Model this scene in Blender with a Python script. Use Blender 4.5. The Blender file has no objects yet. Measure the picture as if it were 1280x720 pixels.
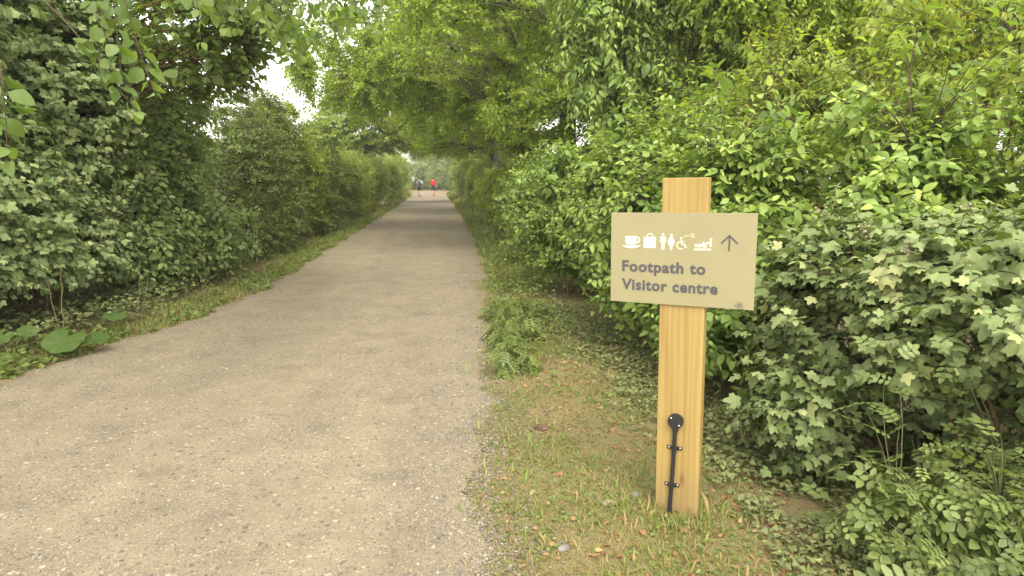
import bpy, bmesh, math
import numpy as np
from mathutils import Vector, Matrix, Euler

SC = bpy.context.scene
COL = SC.collection
UP = np.array([0.0, 0.0, 1.0])

# ------------------------------------------------------------------ helpers
def unit(a):
    return a / np.maximum(np.linalg.norm(a, axis=-1, keepdims=True), 1e-9)

def mesh_np(name, V, sizes, idx, mats, tint=None, mat_idx=None, flat=False):
    """numpy arrays -> one mesh datablock"""
    me = bpy.data.meshes.new(name)
    V = np.ascontiguousarray(V, dtype=np.float32)
    sizes = np.asarray(sizes, dtype=np.int32); idx = np.asarray(idx, dtype=np.int32)
    me.vertices.add(len(V)); me.vertices.foreach_set('co', V.ravel())
    me.loops.add(len(idx)); me.loops.foreach_set('vertex_index', idx)
    me.polygons.add(len(sizes))
    starts = np.zeros(len(sizes), dtype=np.int32); starts[1:] = np.cumsum(sizes)[:-1]
    me.polygons.foreach_set('loop_start', starts)
    if mat_idx is not None:
        me.polygons.foreach_set('material_index', np.asarray(mat_idx, dtype=np.int32))
    if flat:
        me.polygons.foreach_set('use_smooth', np.zeros(len(sizes), dtype=bool))
    if tint is not None:
        a = me.attributes.new('tint', 'FLOAT', 'POINT')
        a.data.foreach_set('value', np.asarray(tint, dtype=np.float32))
    for m in mats: me.materials.append(m)
    me.update(calc_edges=True); me.validate()
    return me

def link(name, me, parent=None):
    o = bpy.data.objects.new(name, me); COL.objects.link(o)
    if parent is not None: o.parent = parent
    return o

def thing(name, label, cat, loc=(0, 0, 0), rot=(0, 0, 0), group=None):
    o = bpy.data.objects.new(name, None); COL.objects.link(o)
    o.empty_display_size = 0.2
    o.location = loc; o.rotation_euler = rot
    o['label'] = label; o['category'] = cat
    if group: o['group'] = group
    return o

def tag(o, label=None, cat=None, group=None, kind=None):
    if label: o['label'] = label
    if cat: o['category'] = cat
    if group: o['group'] = group
    if kind: o['kind'] = kind
    return o

def bm_obj(name, bm, mat, parent=None):
    me = bpy.data.meshes.new(name); bm.to_mesh(me); bm.free()
    me.materials.append(mat)
    return link(name, me, parent)

def bm_box(bm, c, s, bevel=0.0):
    r = bmesh.ops.create_cube(bm, size=1.0)
    bmesh.ops.scale(bm, vec=s, verts=r['verts']); bmesh.ops.translate(bm, vec=c, verts=r['verts'])
    if bevel > 0:
        ed = list({e for v in r['verts'] for e in v.link_edges})
        bmesh.ops.bevel(bm, geom=ed, offset=bevel, segments=2, affect='EDGES', profile=0.6)

class Acc:
    """collects geometry for one mesh"""
    def __init__(s): s.V = []; s.S = []; s.I = []; s.T = []; s.M = []; s.n = 0
    def add(s, V, sizes, idx, tint=None, mat=0):
        V = np.asarray(V, float).reshape(-1, 3)
        s.V.append(V); s.S.append(np.asarray(sizes)); s.I.append(np.asarray(idx) + s.n)
        s.T.append(np.full(len(V), 0.5) if tint is None else np.asarray(tint))
        s.M.append(np.full(len(sizes), mat)); s.n += len(V)
    def mesh(s, name, mats, flat=False):
        c = np.concatenate
        return mesh_np(name, c(s.V), c(s.S), c(s.I), mats, c(s.T), c(s.M), flat)

def tubes(acc, paths, radii, sides=3, mat=0, tint=None):
    """paths (n,k,3), radii (n,k): n open tubes"""
    paths = np.asarray(paths, float); radii = np.asarray(radii, float)
    n, k, _ = paths.shape
    tan = unit(np.gradient(paths, axis=1))
    ref = np.where(np.abs(tan[..., 2:3]) > 0.9, np.array([1.0, 0, 0]), UP)
    a = unit(np.cross(tan, ref)); b = np.cross(tan, a)
    ang = np.arange(sides) * 2 * math.pi / sides
    ring = (a[:, :, None] * np.cos(ang)[None, None, :, None] + b[:, :, None] * np.sin(ang)[None, None, :, None])
    V = paths[:, :, None] + ring * radii[:, :, None, None]
    i, j, q = np.meshgrid(np.arange(n), np.arange(k - 1), np.arange(sides), indexing='ij')
    base = i * k * sides
    q2 = (q + 1) % sides
    F = np.stack([base + j * sides + q, base + j * sides + q2, base + (j + 1) * sides + q2, base + (j + 1) * sides + q], -1).reshape(-1, 4)
    tt = None if tint is None else np.repeat(tint, k * sides)
    acc.add(V, np.full(len(F), 4), F.ravel(), tt, mat)

# ---------------------------------------------------------------- leaf shapes
def T_ovate(width=0.5, droop=0.22, fold=0.18, wpos=0.42):
    t = np.array([0, .14, .36, .62, .84, 1.0])
    w = np.array([0, .62, 1.0, .82, .42, 0]) * width * 0.5
    V = []; 
    for i in range(6): V.append((0, t[i], -droop * t[i] ** 2))
    for sgn in (-1, 1):
        for i in range(1, 5): V.append((sgn * w[i], t[i] + .02, -droop * t[i] ** 2 + fold * w[i] - .10 * math.sin(i * 2.1) * w[i]))
    L = [6, 7, 8, 9]; R = [10, 11, 12, 13]
    F = [(0, 1, L[0]), (0, R[0], 1)]
    for i in range(3):
        F += [(i + 1, i + 2, L[i + 1], L[i]), (i + 1, R[i], R[i + 1], i + 2)]
    F += [(4, 5, L[3]), (4, R[3], 5)]
    return np.array(V, float), F

def T_simple(width=0.55, droop=0.2, fold=0.3):
    w = width * .5
    V = [(0, 0, 0), (-w, .42, fold * w - .06), (0, .45, -.07), (w, .42, fold * w - .06), (0, 1, -droop)]
    return np.array(V, float), [(0, 2, 1), (0, 3, 2), (1, 2, 4), (2, 3, 4)]

def T_lobed(cup=0.16):
    o = [(0, 0), (.16, -.07), (.40, .02), (.34, .16), (.62, .34), (.50, .44), (.50, .60), (.27, .56), (.20, .72), (.16, .86), (0, 1.02)]
    pts = [(x, y) for x, y in o] + [(-x, y) for x, y in o[::-1][1:-1]]
    V = [(0, .36, 0.0)] + [(x, y, -cup * (x * x * 1.6 + (y - .3) ** 2) + .05 * math.sin(9 * x + 5 * y)) for x, y in pts]
    n = len(pts)
    F = [(0, 1 + i, 1 + (i + 1) % n)[::-1] for i in range(n)]
    return np.array(V, float), F

def T_ivy():
    o = [(0, 0), (.22, -.10), (.46, .10), (.40, .30), (.26, .46), (.14, .74), (0, 1.0)]
    pts = o + [(-x, y) for x, y in o[::-1][1:-1]]
    V = [(0, .3, .03)] + [(x, y, -.15 * (x * x + (y - .3) ** 2)) for x, y in pts]
    n = len(pts)
    return np.array(V, float), [(0, 1 + (i + 1) % n, 1 + i) for i in range(n)]

def T_pinnate(pairs=3, lw=0.6, ll=0.36):
    V = []; F = []
    def leaflet(p, ang, s):
        b = len(V); ca, sa = math.cos(ang), math.sin(ang)
        for x, y, z in [(0, 0, 0), (-.5 * lw, .45, .06), (0, .5, -.02), (.5 * lw, .45, .06), (-.32 * lw, .8, -.02), (.32 * lw, .8, -.02), (0, 1, -.1)]:
            x *= s; y *= s; z *= s
            V.append((p[0] + x * ca + y * sa, p[1] - x * sa + y * ca, p[2] + z))
        F.extend([(b, b + 2, b + 1), (b, b + 3, b + 2), (b + 1, b + 2, b + 6, b + 4), (b + 2, b + 3, b + 5, b + 6)])
    for i in range(pairs):
        y = .24 + .5 * i / max(1, pairs - 1); s = ll * (.85 + .25 * i / pairs)
        for sg in (-1, 1): leaflet((0, y, -.12 * y * y), sg * 1.15, s)
    leaflet((0, .78, -.1), 0, ll * 1.1)
    b = len(V); V.extend([(-.012, 0, 0), (.012, 0, 0), (.006, .8, -.1), (-.006, .8, -.1)]); F.append((b, b + 1, b + 2, b + 3))
    return np.array(V, float), F

def T_blade():
    V = [(-.045, 0, 0), (.045, 0, 0), (-.035, .55, .05), (.035, .55, .05), (0, 1, -.08)]
    return np.array(V, float), [(0, 1, 3, 2), (2, 3, 4)]

def scatter(acc, tmpl, P, D, N, size, tint, rng, wjit=0.12, bend=0.5, mat=0):
    """one leaf per row of P: base point P, pointing along D, face normal near N"""
    V, F = tmpl
    n = len(P)
    if n == 0: return
    y = unit(D); z = unit(N - (N * y).sum(-1, keepdims=True) * y); x = np.cross(y, z)
    wx = (1 + rng.normal(0, wjit, n)); bz = 1 + rng.normal(0, bend, n)
    v = V[None]
    W = P[:, None] + size[:, None, None] * (x[:, None] * (v[..., 0:1] * wx[:, None, None]) + y[:, None] * v[..., 1:2] + z[:, None] * (v[..., 2:3] * bz[:, None, None]))
    sz = np.array([len(f) for f in F]); fl = np.concatenate([np.array(f) for f in F])
    I = (np.arange(n)[:, None] * len(V) + fl[None]).ravel()
    acc.add(W, np.tile(sz, n), I, np.repeat(tint, len(V)), mat)

# ------------------------------------------------------------------ materials
def new_mat(name):
    m = bpy.data.materials.new(name); m.use_nodes = True
    nt = m.node_tree; nt.nodes.clear()
    out = nt.nodes.new('ShaderNodeOutputMaterial')
    return m, nt, out

def N(nt, typ, **kw):
    n = nt.nodes.new('ShaderNode' + typ)
    for k, v in kw.items():
        if k in n.inputs.keys(): n.inputs[k].default_value = v
        else: setattr(n, k, v)
    return n

def ramp(nt, stops, interp='LINEAR'):
    r = nt.nodes.new('ShaderNodeValToRGB'); r.color_ramp.interpolation = interp
    els = r.color_ramp.elements
    while len(els) < len(stops): els.new(0.5)
    for e, (p, c) in zip(els, stops): e.position = p; e.color = (*c, 1)
    return r

def leaf_mat(name, stops, trans=0.35, tcol=(1.25, 1.25, .5), rough=.5, spec=.35, back=1.25):
    """leaf: ramp over each leaf's own random tint, light passing through it, paler underside"""
    m, nt, out = new_mat(name); L = nt.links.new
    at = N(nt, 'Attribute', attribute_name='tint')
    r = ramp(nt, stops); L(at.outputs['Fac'], r.inputs['Fac'])
    tc = N(nt, 'NewGeometry')
    no = N(nt, 'TexNoise', Scale=38.0, Detail=3.0); L(tc.outputs['Position'], no.inputs['Vector'])
    mr = N(nt, 'MapRange'); mr.inputs['To Min'].default_value = .82; mr.inputs['To Max'].default_value = 1.18
    L(no.outputs['Fac'], mr.inputs['Value'])
    mul = N(nt, 'VectorMath', operation='SCALE'); L(r.outputs['Color'], mul.inputs[0]); L(mr.outputs['Result'], mul.inputs['Scale'])
    bk = N(nt, 'Mix', data_type='RGBA'); 
    pale = N(nt, 'VectorMath', operation='MULTIPLY'); pale.inputs[1].default_value = (back * 1.05, back, back * 1.25)
    L(mul.outputs[0], pale.inputs[0])
    L(tc.outputs['Backfacing'], bk.inputs[0]); L(mul.outputs[0], bk.inputs[6]); L(pale.outputs[0], bk.inputs[7])
    pb = N(nt, 'BsdfPrincipled', Roughness=rough); pb.inputs['Specular IOR Level'].default_value = spec
    L(bk.outputs[2], pb.inputs['Base Color'])
    tcn = N(nt, 'VectorMath', operation='MULTIPLY'); tcn.inputs[1].default_value = tcol
    L(mul.outputs[0], tcn.inputs[0])
    tr = N(nt, 'BsdfTranslucent'); L(tcn.outputs[0], tr.inputs['Color'])
    mx = N(nt, 'MixShader'); mx.inputs[0].default_value = trans
    L(pb.outputs[0], mx.inputs[1]); L(tr.outputs[0], mx.inputs[2]); L(mx.outputs[0], out.inputs['Surface'])
    return m

def bark_mat(name, c1, c2, scale=9, stretch=.25, rough=.9):
    m, nt, out = new_mat(name); L = nt.links.new
    tc = N(nt, 'TexCoord'); mp = N(nt, 'Mapping'); mp.inputs['Scale'].default_value = (scale, scale, scale * stretch)
    L(tc.outputs['Object'], mp.inputs['Vector'])
    no = N(nt, 'TexNoise', Scale=3.0, Detail=8.0, Roughness=.65); L(mp.outputs[0], no.inputs['Vector'])
    r = ramp(nt, [(.3, c1), (.7, c2)]); L(no.outputs['Fac'], r.inputs['Fac'])
    pb = N(nt, 'BsdfPrincipled', Roughness=rough); L(r.outputs['Color'], pb.inputs['Base Color'])
    bp = N(nt, 'Bump', Strength=.6, Distance=.02); L(no.outputs['Fac'], bp.inputs['Height']); L(bp.outputs[0], pb.inputs['Normal'])
    L(pb.outputs[0], out.inputs['Surface'])
    return m

def plain_mat(name, c, rough=.6, spec=.4, metal=0, var=.12, scale=20):
    m, nt, out = new_mat(name); L = nt.links.new
    tc = N(nt, 'TexCoord'); no = N(nt, 'TexNoise', Scale=float(scale), Detail=5.0); L(tc.outputs['Object'], no.inputs['Vector'])
    r = ramp(nt, [(.25, tuple(x * (1 - var) for x in c)), (.75, tuple(min(1, x * (1 + var)) for x in c))])
    L(no.outputs['Fac'], r.inputs['Fac'])
    pb = N(nt, 'BsdfPrincipled', Roughness=rough, Metallic=metal); pb.inputs['Specular IOR Level'].default_value = spec
    L(r.outputs['Color'], pb.inputs['Base Color'])
    L(pb.outputs[0], out.inputs['Surface'])
    return m

M = {}
M['maple'] = leaf_mat('maple_leaf', [(0, (0.080, 0.117, 0.030)), (.45, (0.133, 0.181, 0.051)), (.8, (0.192, 0.245, 0.077)), (1, (0.296, 0.315, 0.108))], trans=.3, tcol=(1.15, 1.25, .55), rough=.55, spec=.28)
M['maple_far'] = leaf_mat('dark_maple_leaf', [(0, (0.127, 0.182, 0.062)), (.5, (0.208, 0.278, 0.098)), (.85, (0.275, 0.357, 0.124)), (1, (0.362, 0.384, 0.146))], trans=.42, tcol=(1.15, 1.25, .55), rough=.65, spec=.15)
M['dogwood'] = leaf_mat('dogwood_leaf', [(0, (0.097, 0.154, 0.032)), (.4, (0.169, 0.247, 0.052)), (.75, (0.256, 0.350, 0.074)), (1, (0.367, 0.453, 0.104))], trans=.38, tcol=(1.25, 1.3, .45), rough=.48, spec=.36)
M['rose'] = leaf_mat('rose_leaf', [(0, (0.102, 0.139, 0.043)), (.5, (0.170, 0.218, 0.068)), (1, (0.255, 0.302, 0.093))], trans=.35, tcol=(1.2, 1.3, .5), rough=.45)
M['hazel'] = leaf_mat('hazel_leaf', [(0, (0.085, 0.137, 0.034)), (.5, (0.148, 0.214, 0.055)), (1, (0.239, 0.314, 0.074))], trans=.5, tcol=(1.4, 1.45, .4), rough=.5)
M['hornbeam'] = leaf_mat('hornbeam_leaf', [(0, (0.140, 0.199, 0.028)), (.5, (0.252, 0.332, 0.045)), (1, (0.374, 0.460, 0.068))], trans=.52, tcol=(1.35, 1.45, .4), rough=.5)
M['yellow'] = leaf_mat('yellow_green_leaf', [(0, (0.111, 0.167, 0.029)), (.5, (0.202, 0.282, 0.050)), (.9, (0.304, 0.374, 0.066)), (1, (0.385, 0.356, 0.077))], trans=.45, tcol=(1.35, 1.3, .35), rough=.55, spec=.25)
M['hawthorn'] = leaf_mat('hawthorn_leaf', [(0, (0.073, 0.105, 0.027)), (.5, (0.140, 0.191, 0.043)), (1, (0.256, 0.308, 0.056))], trans=.4, tcol=(1.35, 1.35, .4), rough=.5)
M['ivy'] = leaf_mat('ivy_leaf', [(0, (0.068, 0.089, 0.026)), (.6, (0.128, 0.151, 0.045)), (1, (0.210, 0.223, 0.066))], trans=.15, rough=.6, spec=.2)
M['herb'] = leaf_mat('herb_leaf', [(0, (0.084, 0.125, 0.027)), (.5, (0.135, 0.187, 0.045)), (1, (0.219, 0.258, 0.063))], trans=.35, rough=.5)
M['butterbur'] = leaf_mat('butterbur_leaf', [(0, (0.061, 0.109, 0.024)), (1, (0.109, 0.160, 0.037))], trans=.4, rough=.55)
M['grass'] = leaf_mat('grass_blade', [(0, (.28, .21, .085)), (.28, (.32, .26, .10)), (.45, (.20, .23, .055)), (1, (.17, .25, .05))], trans=.35, tcol=(1.1, 1.1, .5), rough=.6)
M['litter'] = leaf_mat('dead_leaf', [(0, (.11, .05, .022)), (.5, (.26, .13, .05)), (.85, (.36, .23, .10)), (1, (.42, .33, .2))], trans=.12, tcol=(1, 1, .8), rough=.75)
M['seed'] = leaf_mat('seed_head', [(0, (.36, .30, .16)), (1, (.62, .56, .40))], trans=.25, tcol=(1, 1, .9), rough=.8)
M['twig'] = bark_mat('twig_bark', (.045, .030, .016), (.12, .085, .045), 30, 1)
M['twig_crown'] = bark_mat('crown_twig', (.09, .075, .045), (.17, .15, .09), 20, 1)
M['twig_green'] = bark_mat('green_stem', (.07, .085, .03), (.15, .15, .05), 30, 1)
M['twig_tan'] = bark_mat('dry_stem', (.10, .070, .035), (.20, .145, .080), 30, .6)
M['bark'] = bark_mat('trunk_bark', (.030, .026, .018), (.10, .088, .062), 5)
M['bark_brown'] = bark_mat('orange_brown_stem', (.07, .042, .016), (.20, .13, .05), 18)

# ------------------------------------------------------------------ place
def lerp(y, tab):
    tab = np.array(tab); return np.interp(y, tab[:, 0], tab[:, 1])
XR = [(-8, .05), (0, .06), (2.3, .13), (2.8, .18), (3.5, .25), (4.7, .36), (7, .56), (10, .77), (16.7, 1.03), (30, 1.25), (50, 1.38), (75, 1.5), (130, 1.6)]
XL = [(-8, -3.9), (0, -3.8), (4, -3.55), (5.2, -3.35), (6.1, -3.07), (7.6, -2.62), (9.5, -2.36), (18, -2.27), (34, -2.1), (55, -2.0), (130, -1.9)]
def wig(y, s): return .05 * np.sin(y * 3.1 + s) + .035 * np.sin(y * 7.3 + 2 * s) + .03 * np.sin(y * 17 + s * 3) + .022 * np.sin(y * 31 + s) + .015 * np.sin(y * 53 + 2 * s)
def xr(y): return lerp(y, XR) + wig(y, 1.0) * .8
def xl(y): return lerp(y, XL) + wig(y, 4.2) * .9
def sstep(a, b, x):
    t = np.clip((x - a) / (b - a), 0, 1); return t * t * (3 - 2 * t)
def noise2(x, y):
    return (np.sin(x * 2.3 + 1.7 * np.sin(y * 1.1)) + np.sin(y * 2.9 + 1.3 * np.sin(x * 1.9 + 2)) + .5 * np.sin(x * 7.1 + y * 5.3) + .5 * np.sin(y * 8.7 - x * 6.1 + 1)) / 3
def gz(x, y):
    d = np.maximum(x - xr(y), xl(y) - x)
    out = sstep(0.0, .55, d)
    return out * (.022 + .020 * noise2(x, y)) + .012 * (1 - out) * noise2(x * .5, y * .5) - .0

def P3(x, y, z=0.0): return np.array([x, y, float(gz(np.array(x), np.array(y))) + z])

# --- ground + path
def axis(parts):
    a = [np.arange(s, e, d) for s, e, d in parts]; return np.unique(np.round(np.concatenate(a), 4))
def sheet(X, Y, Z, name, mat, parent=None):
    ny, nx = X.shape
    V = np.stack([X, Y, Z], -1).reshape(-1, 3)
    j, i = np.meshgrid(np.arange(ny - 1), np.arange(nx - 1), indexing='ij')
    F = np.stack([j * nx + i, j * nx + i + 1, (j + 1) * nx + i + 1, (j + 1) * nx + i], -1).reshape(-1, 4)
    return link(name, mesh_np(name, V, np.full(len(F), 4), F.ravel(), [mat]), parent)

def ground_material():
    m, nt, out = new_mat('verge_soil'); L = nt.links.new
    g = N(nt, 'NewGeometry')
    n1 = N(nt, 'TexNoise', Scale=1.6, Detail=6.0, Roughness=.6); n2 = N(nt, 'TexNoise', Scale=22.0, Detail=8.0, Roughness=.7); n3 = N(nt, 'TexNoise', Scale=110.0, Detail=4.0)
    for n in (n1, n2, n3): L(g.outputs['Position'], n.inputs['Vector'])
    r1 = ramp(nt, [(.3, (.150, .112, .055)), (.5, (.25, .195, .098)), (.7, (.20, .185, .072))]); L(n2.outputs['Fac'], r1.inputs['Fac'])
    r2 = ramp(nt, [(.35, (.12, .125, .042)), (.65, (.24, .21, .085))]); L(n3.outputs['Fac'], r2.inputs['Fac'])
    f = ramp(nt, [(.45, (0, 0, 0)), (.62, (1, 1, 1))]); L(n1.outputs['Fac'], f.inputs['Fac'])
    mx = N(nt, 'Mix', data_type='RGBA'); L(f.outputs['Color'], mx.inputs[0]); L(r1.outputs['Color'], mx.inputs[6]); L(r2.outputs['Color'], mx.inputs[7])
    pb = N(nt, 'BsdfPrincipled', Roughness=.95); pb.inputs['Specular IOR Level'].default_value = .15
    L(mx.outputs[2], pb.inputs['Base Color'])
    ad = N(nt, 'Math', operation='ADD'); L(n2.outputs['Fac'], ad.inputs[0]); L(n3.outputs['Fac'], ad.inputs[1])
    bp = N(nt, 'Bump', Strength=.8, Distance=.03); L(ad.outputs[0], bp.inputs['Height']); L(bp.outputs[0], pb.inputs['Normal'])
    L(pb.outputs[0], out.inputs['Surface'])
    return m

def path_material():
    m, nt, out = new_mat('compacted_gravel'); L = nt.links.new
    g = N(nt, 'NewGeometry')
    def noise(s, d=6.0, r=.6):
        n = N(nt, 'TexNoise', Scale=s, Detail=d, Roughness=r); L(g.outputs['Position'], n.inputs['Vector']); return n
    big = noise(.55); mid = noise(3.2, 8.0, .65); fine = noise(60.0, 6.0, .7)
    base = ramp(nt, [(.30, (.172, .140, .092)), (.5, (.206, .170, .112)), (.68, (.236, .197, .131))]); L(mid.outputs['Fac'], base.inputs['Fac'])
    # long worn wheel lines and damp darker patches of the surface itself
    mp = N(nt, 'Mapping'); mp.inputs['Scale'].default_value = (1.5, .12, 1); L(g.outputs['Position'], mp.inputs['Vector'])
    st = N(nt, 'TexNoise', Scale=1.0, Detail=4.0); L(mp.outputs[0], st.inputs['Vector'])
    sr = ramp(nt, [(.34, (.91, .91, .92)), (.6, (1.06, 1.06, 1.05))]); L(st.outputs['Fac'], sr.inputs['Fac'])
    m1 = N(nt, 'Mix', data_type='RGBA', blend_type='MULTIPLY'); m1.inputs[0].default_value = 1; L(base.outputs['Color'], m1.inputs[6]); L(sr.outputs['Color'], m1.inputs[7])
    br = ramp(nt, [(.36, (.92, .92, .93)), (.55, (1.03, 1.025, 1.01))]); L(big.outputs['Fac'], br.inputs['Fac'])
    m2 = N(nt, 'Mix', data_type='RGBA', blend_type='MULTIPLY'); m2.inputs[0].default_value = 1; L(m1.outputs[2], m2.inputs[6]); L(br.outputs['Color'], m2.inputs[7])
    gp = noise(2.1, 7.0, .7); gpr = ramp(nt, [(.54, (1, 1, 1)), (.66, (.74, .75, .80))]); L(gp.outputs['Fac'], gpr.inputs['Fac'])
    m2b = N(nt, 'Mix', data_type='RGBA', blend_type='MULTIPLY'); m2b.inputs[0].default_value = 1; L(m2.outputs[2], m2b.inputs[6]); L(gpr.outputs['Color'], m2b.inputs[7]); m2 = m2b
    # embedded stones
    def stones(scale, stops, thr):
        v = N(nt, 'TexVoronoi', Scale=scale, Randomness=1.0); L(g.outputs['Position'], v.inputs['Vector'])
        sep = N(nt, 'SeparateColor'); L(v.outputs['Color'], sep.inputs[0])
        c = ramp(nt, stops); L(sep.outputs[0], c.inputs['Fac'])
        a = N(nt, 'Math', operation='LESS_THAN'); a.inputs[1].default_value = .36; L(v.outputs['Distance'], a.inputs[0])
        b = N(nt, 'Math', operation='GREATER_THAN'); b.inputs[1].default_value = thr; L(sep.outputs[1], b.inputs[0])
        k = N(nt, 'Math', operation='MULTIPLY'); L(a.outputs[0], k.inputs[0]); L(b.outputs[0], k.inputs[1])
        return v, c, k
    cur = m2.outputs[2]; hs = []
    for sc, thr in ((120.0, .30), (62.0, .42), (30.0, .72)):
        v, c, k = stones(sc, [(0, (.070, .068, .066)), (.3, (.140, .115, .078)), (.7, (.26, .21, .14)), (1, (.40, .35, .26))], thr)
        mm = N(nt, 'Mix', data_type='RGBA'); kk = N(nt, 'Math', operation='MULTIPLY'); kk.inputs[1].default_value = .8; L(k.outputs[0], kk.inputs[0])
        L(kk.outputs[0], mm.inputs[0]); L(cur, mm.inputs[6]); L(c.outputs['Color'], mm.inputs[7]); cur = mm.outputs[2]
        iv = N(nt, 'Math', operation='SUBTRACT'); iv.inputs[0].default_value = .5; L(v.outputs['Distance'], iv.inputs[1])
        h = N(nt, 'Math', operation='MULTIPLY'); L(iv.outputs[0], h.inputs[0]); L(k.outputs[0], h.inputs[1]); hs.append(h)
    pb = N(nt, 'BsdfPrincipled', Roughness=.92); pb.inputs['Specular IOR Level'].default_value = .2
    L(cur, pb.inputs['Base Color'])
    a = N(nt, 'Math', operation='ADD'); L(hs[0].outputs[0], a.inputs[0]); L(hs[1].outputs[0], a.inputs[1])
    a2 = N(nt, 'Math', operation='ADD'); L(a.outputs[0], a2.inputs[0]); L(fine.outputs['Fac'], a2.inputs[1])
    bp = N(nt, 'Bump', Strength=.7, Distance=.012); L(a2.outputs[0], bp.inputs['Height']); L(bp.outputs[0], pb.inputs['Normal'])
    L(pb.outputs[0], out.inputs['Surface'])
    return m

gx = axis([(-600, -60, 60), (-60, -10, 5), (-10, -5, .5), (-5, -1.8, .07), (-1.8, 0, .15), (0, 2.6, .06), (2.6, 10, .5), (10, 60, 5), (60, 601, 60)])
gy = axis([(-120, -20, 20), (-20, 0, 2), (0, 2, .3), (2, 9, .07), (9, 20, .2), (20, 60, 1), (60, 140, 4), (140, 1001, 60)])
GX, GY = np.meshgrid(gx, gy)
gr = sheet(GX, GY, gz(GX, GY), 'ground', ground_material()); tag(gr, kind='structure')
py_ = axis([(-8, 2, .3), (2, 10, .05), (10, 25, .15), (25, 131, .8)])
uu = np.linspace(0, 1, 60)
PX = xl(py_)[:, None] * (1 - uu) + xr(py_)[:, None] * uu
PY = np.repeat(py_[:, None], 60, 1)
pa = sheet(PX, PY, gz(PX, PY) + .004, 'path', path_material()); tag(pa, kind='structure')

# loose gravel
def T_pebble():
    t = (1 + 5 ** .5) / 2
    v = np.array([(-1, t, 0), (1, t, 0), (-1, -t, 0), (1, -t, 0), (0, -1, t), (0, 1, t), (0, -1, -t), (0, 1, -t), (t, 0, -1), (t, 0, 1), (-t, 0, -1), (-t, 0, 1)], float)
    v /= np.linalg.norm(v[0])
    r = np.random.default_rng(5); v *= (1 + r.normal(0, .16, (12, 1)))
    f = [(0, 11, 5), (0, 5, 1), (0, 1, 7), (0, 7, 10), (0, 10, 11), (1, 5, 9), (5, 11, 4), (11, 10, 2), (10, 7, 6), (7, 1, 8), (3, 9, 4), (3, 4, 2), (3, 2, 6), (3, 6, 8), (3, 8, 9), (4, 9, 5), (2, 4, 11), (6, 2, 10), (8, 6, 7), (9, 8, 1)]
    return v * np.array([.5, .5, .3]), f
def gravel():
    rng = np.random.default_rng(21)
    acc = Acc()
    # across the path, then a thicker band along its right edge
    n = 42000
    y = 1.9 + 7.5 * rng.random(n) ** 1.8; u = rng.random(n)
    x = xl(y) * (1 - u) + xr(y) * u
    keep = noise2(x * 1.3 + 3, y * 1.3) + rng.normal(0, .4, n) > -.1
    x, y = x[keep], y[keep]
    n2 = 20000
    y2 = 1.9 + 9 * rng.random(n2) ** 1.7; x2 = xr(y2) - .10 + rng.normal(0, .20, n2)
    n3 = 3500
    y3 = 3.5 + 7 * rng.random(n3); x3 = xl(y3) + .08 + rng.normal(0, .10, n3)
    n4 = 5000; y4 = 1.9 + 6 * rng.random(n4) ** 1.4; x4 = xr(y4) + np.abs(rng.normal(0, .14, n4))
    x = np.concatenate([x, x2, x3, x4]); y = np.concatenate([y, y2, y3, y4]); n = len(x)
    s = np.clip(np.exp(rng.normal(math.log(.0072), .42, n)), .0035, .020)
    P = np.stack([x, y, gz(x, y) + .004 + s * .12], -1)
    a = rng.random(n) * 6.283
    D = np.stack([np.cos(a), np.sin(a), rng.normal(0, .2, n)], -1)
    Nn = np.stack([rng.normal(0, .3, n), rng.normal(0, .3, n), np.ones(n)], -1)
    scatter(acc, T_pebble(), P, D, Nn, s, np.clip(rng.normal(.5, .24, n), 0, 1), rng, .2, .25)
    m, nt, out = new_mat('loose_stone'); L = nt.links.new
    at = N(nt, 'Attribute', attribute_name='tint')
    r = ramp(nt, [(0, (.085, .078, .068)), (.3, (.150, .127, .094)), (.65, (.205, .172, .120)), (1, (.31, .275, .21))]); L(at.outputs['Fac'], r.inputs['Fac'])
    pb = N(nt, 'BsdfPrincipled', Roughness=.85); L(r.outputs['Color'], pb.inputs['Base Color']); L(pb.outputs[0], out.inputs['Surface'])
    tag(link('gravel', acc.mesh('gravel', [m], flat=True)), 'loose pale and grey gravel stones lying on the path', 'gravel', kind='stuff')
gravel()

# ------------------------------------------------------------------ plants
def bez(S, C, T, u):
    u = u[..., None] if np.ndim(u) else u
    return (1 - u) ** 2 * S + 2 * u * (1 - u) * C + u * u * T

def limb_mesh(p, r, mat_, name, parent, sides=7):
    acc = Acc(); tubes(acc, [p], [r], sides, 0)
    return link(name, acc.mesh(name, [mat_]), parent)

def limb_curve(rng, A, B, bow=.12, k=9, side=None):
    L_ = np.linalg.norm(B - A)
    C = (A + B) / 2 + np.array([0, 0, bow * L_]) + rng.normal(0, .06 * L_, 3)
    u = np.linspace(0, 1, k)
    p = bez(A, C, B, u)
    p[1:-1] += rng.normal(0, .012 * L_, (k - 2, 3))
    return p

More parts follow.
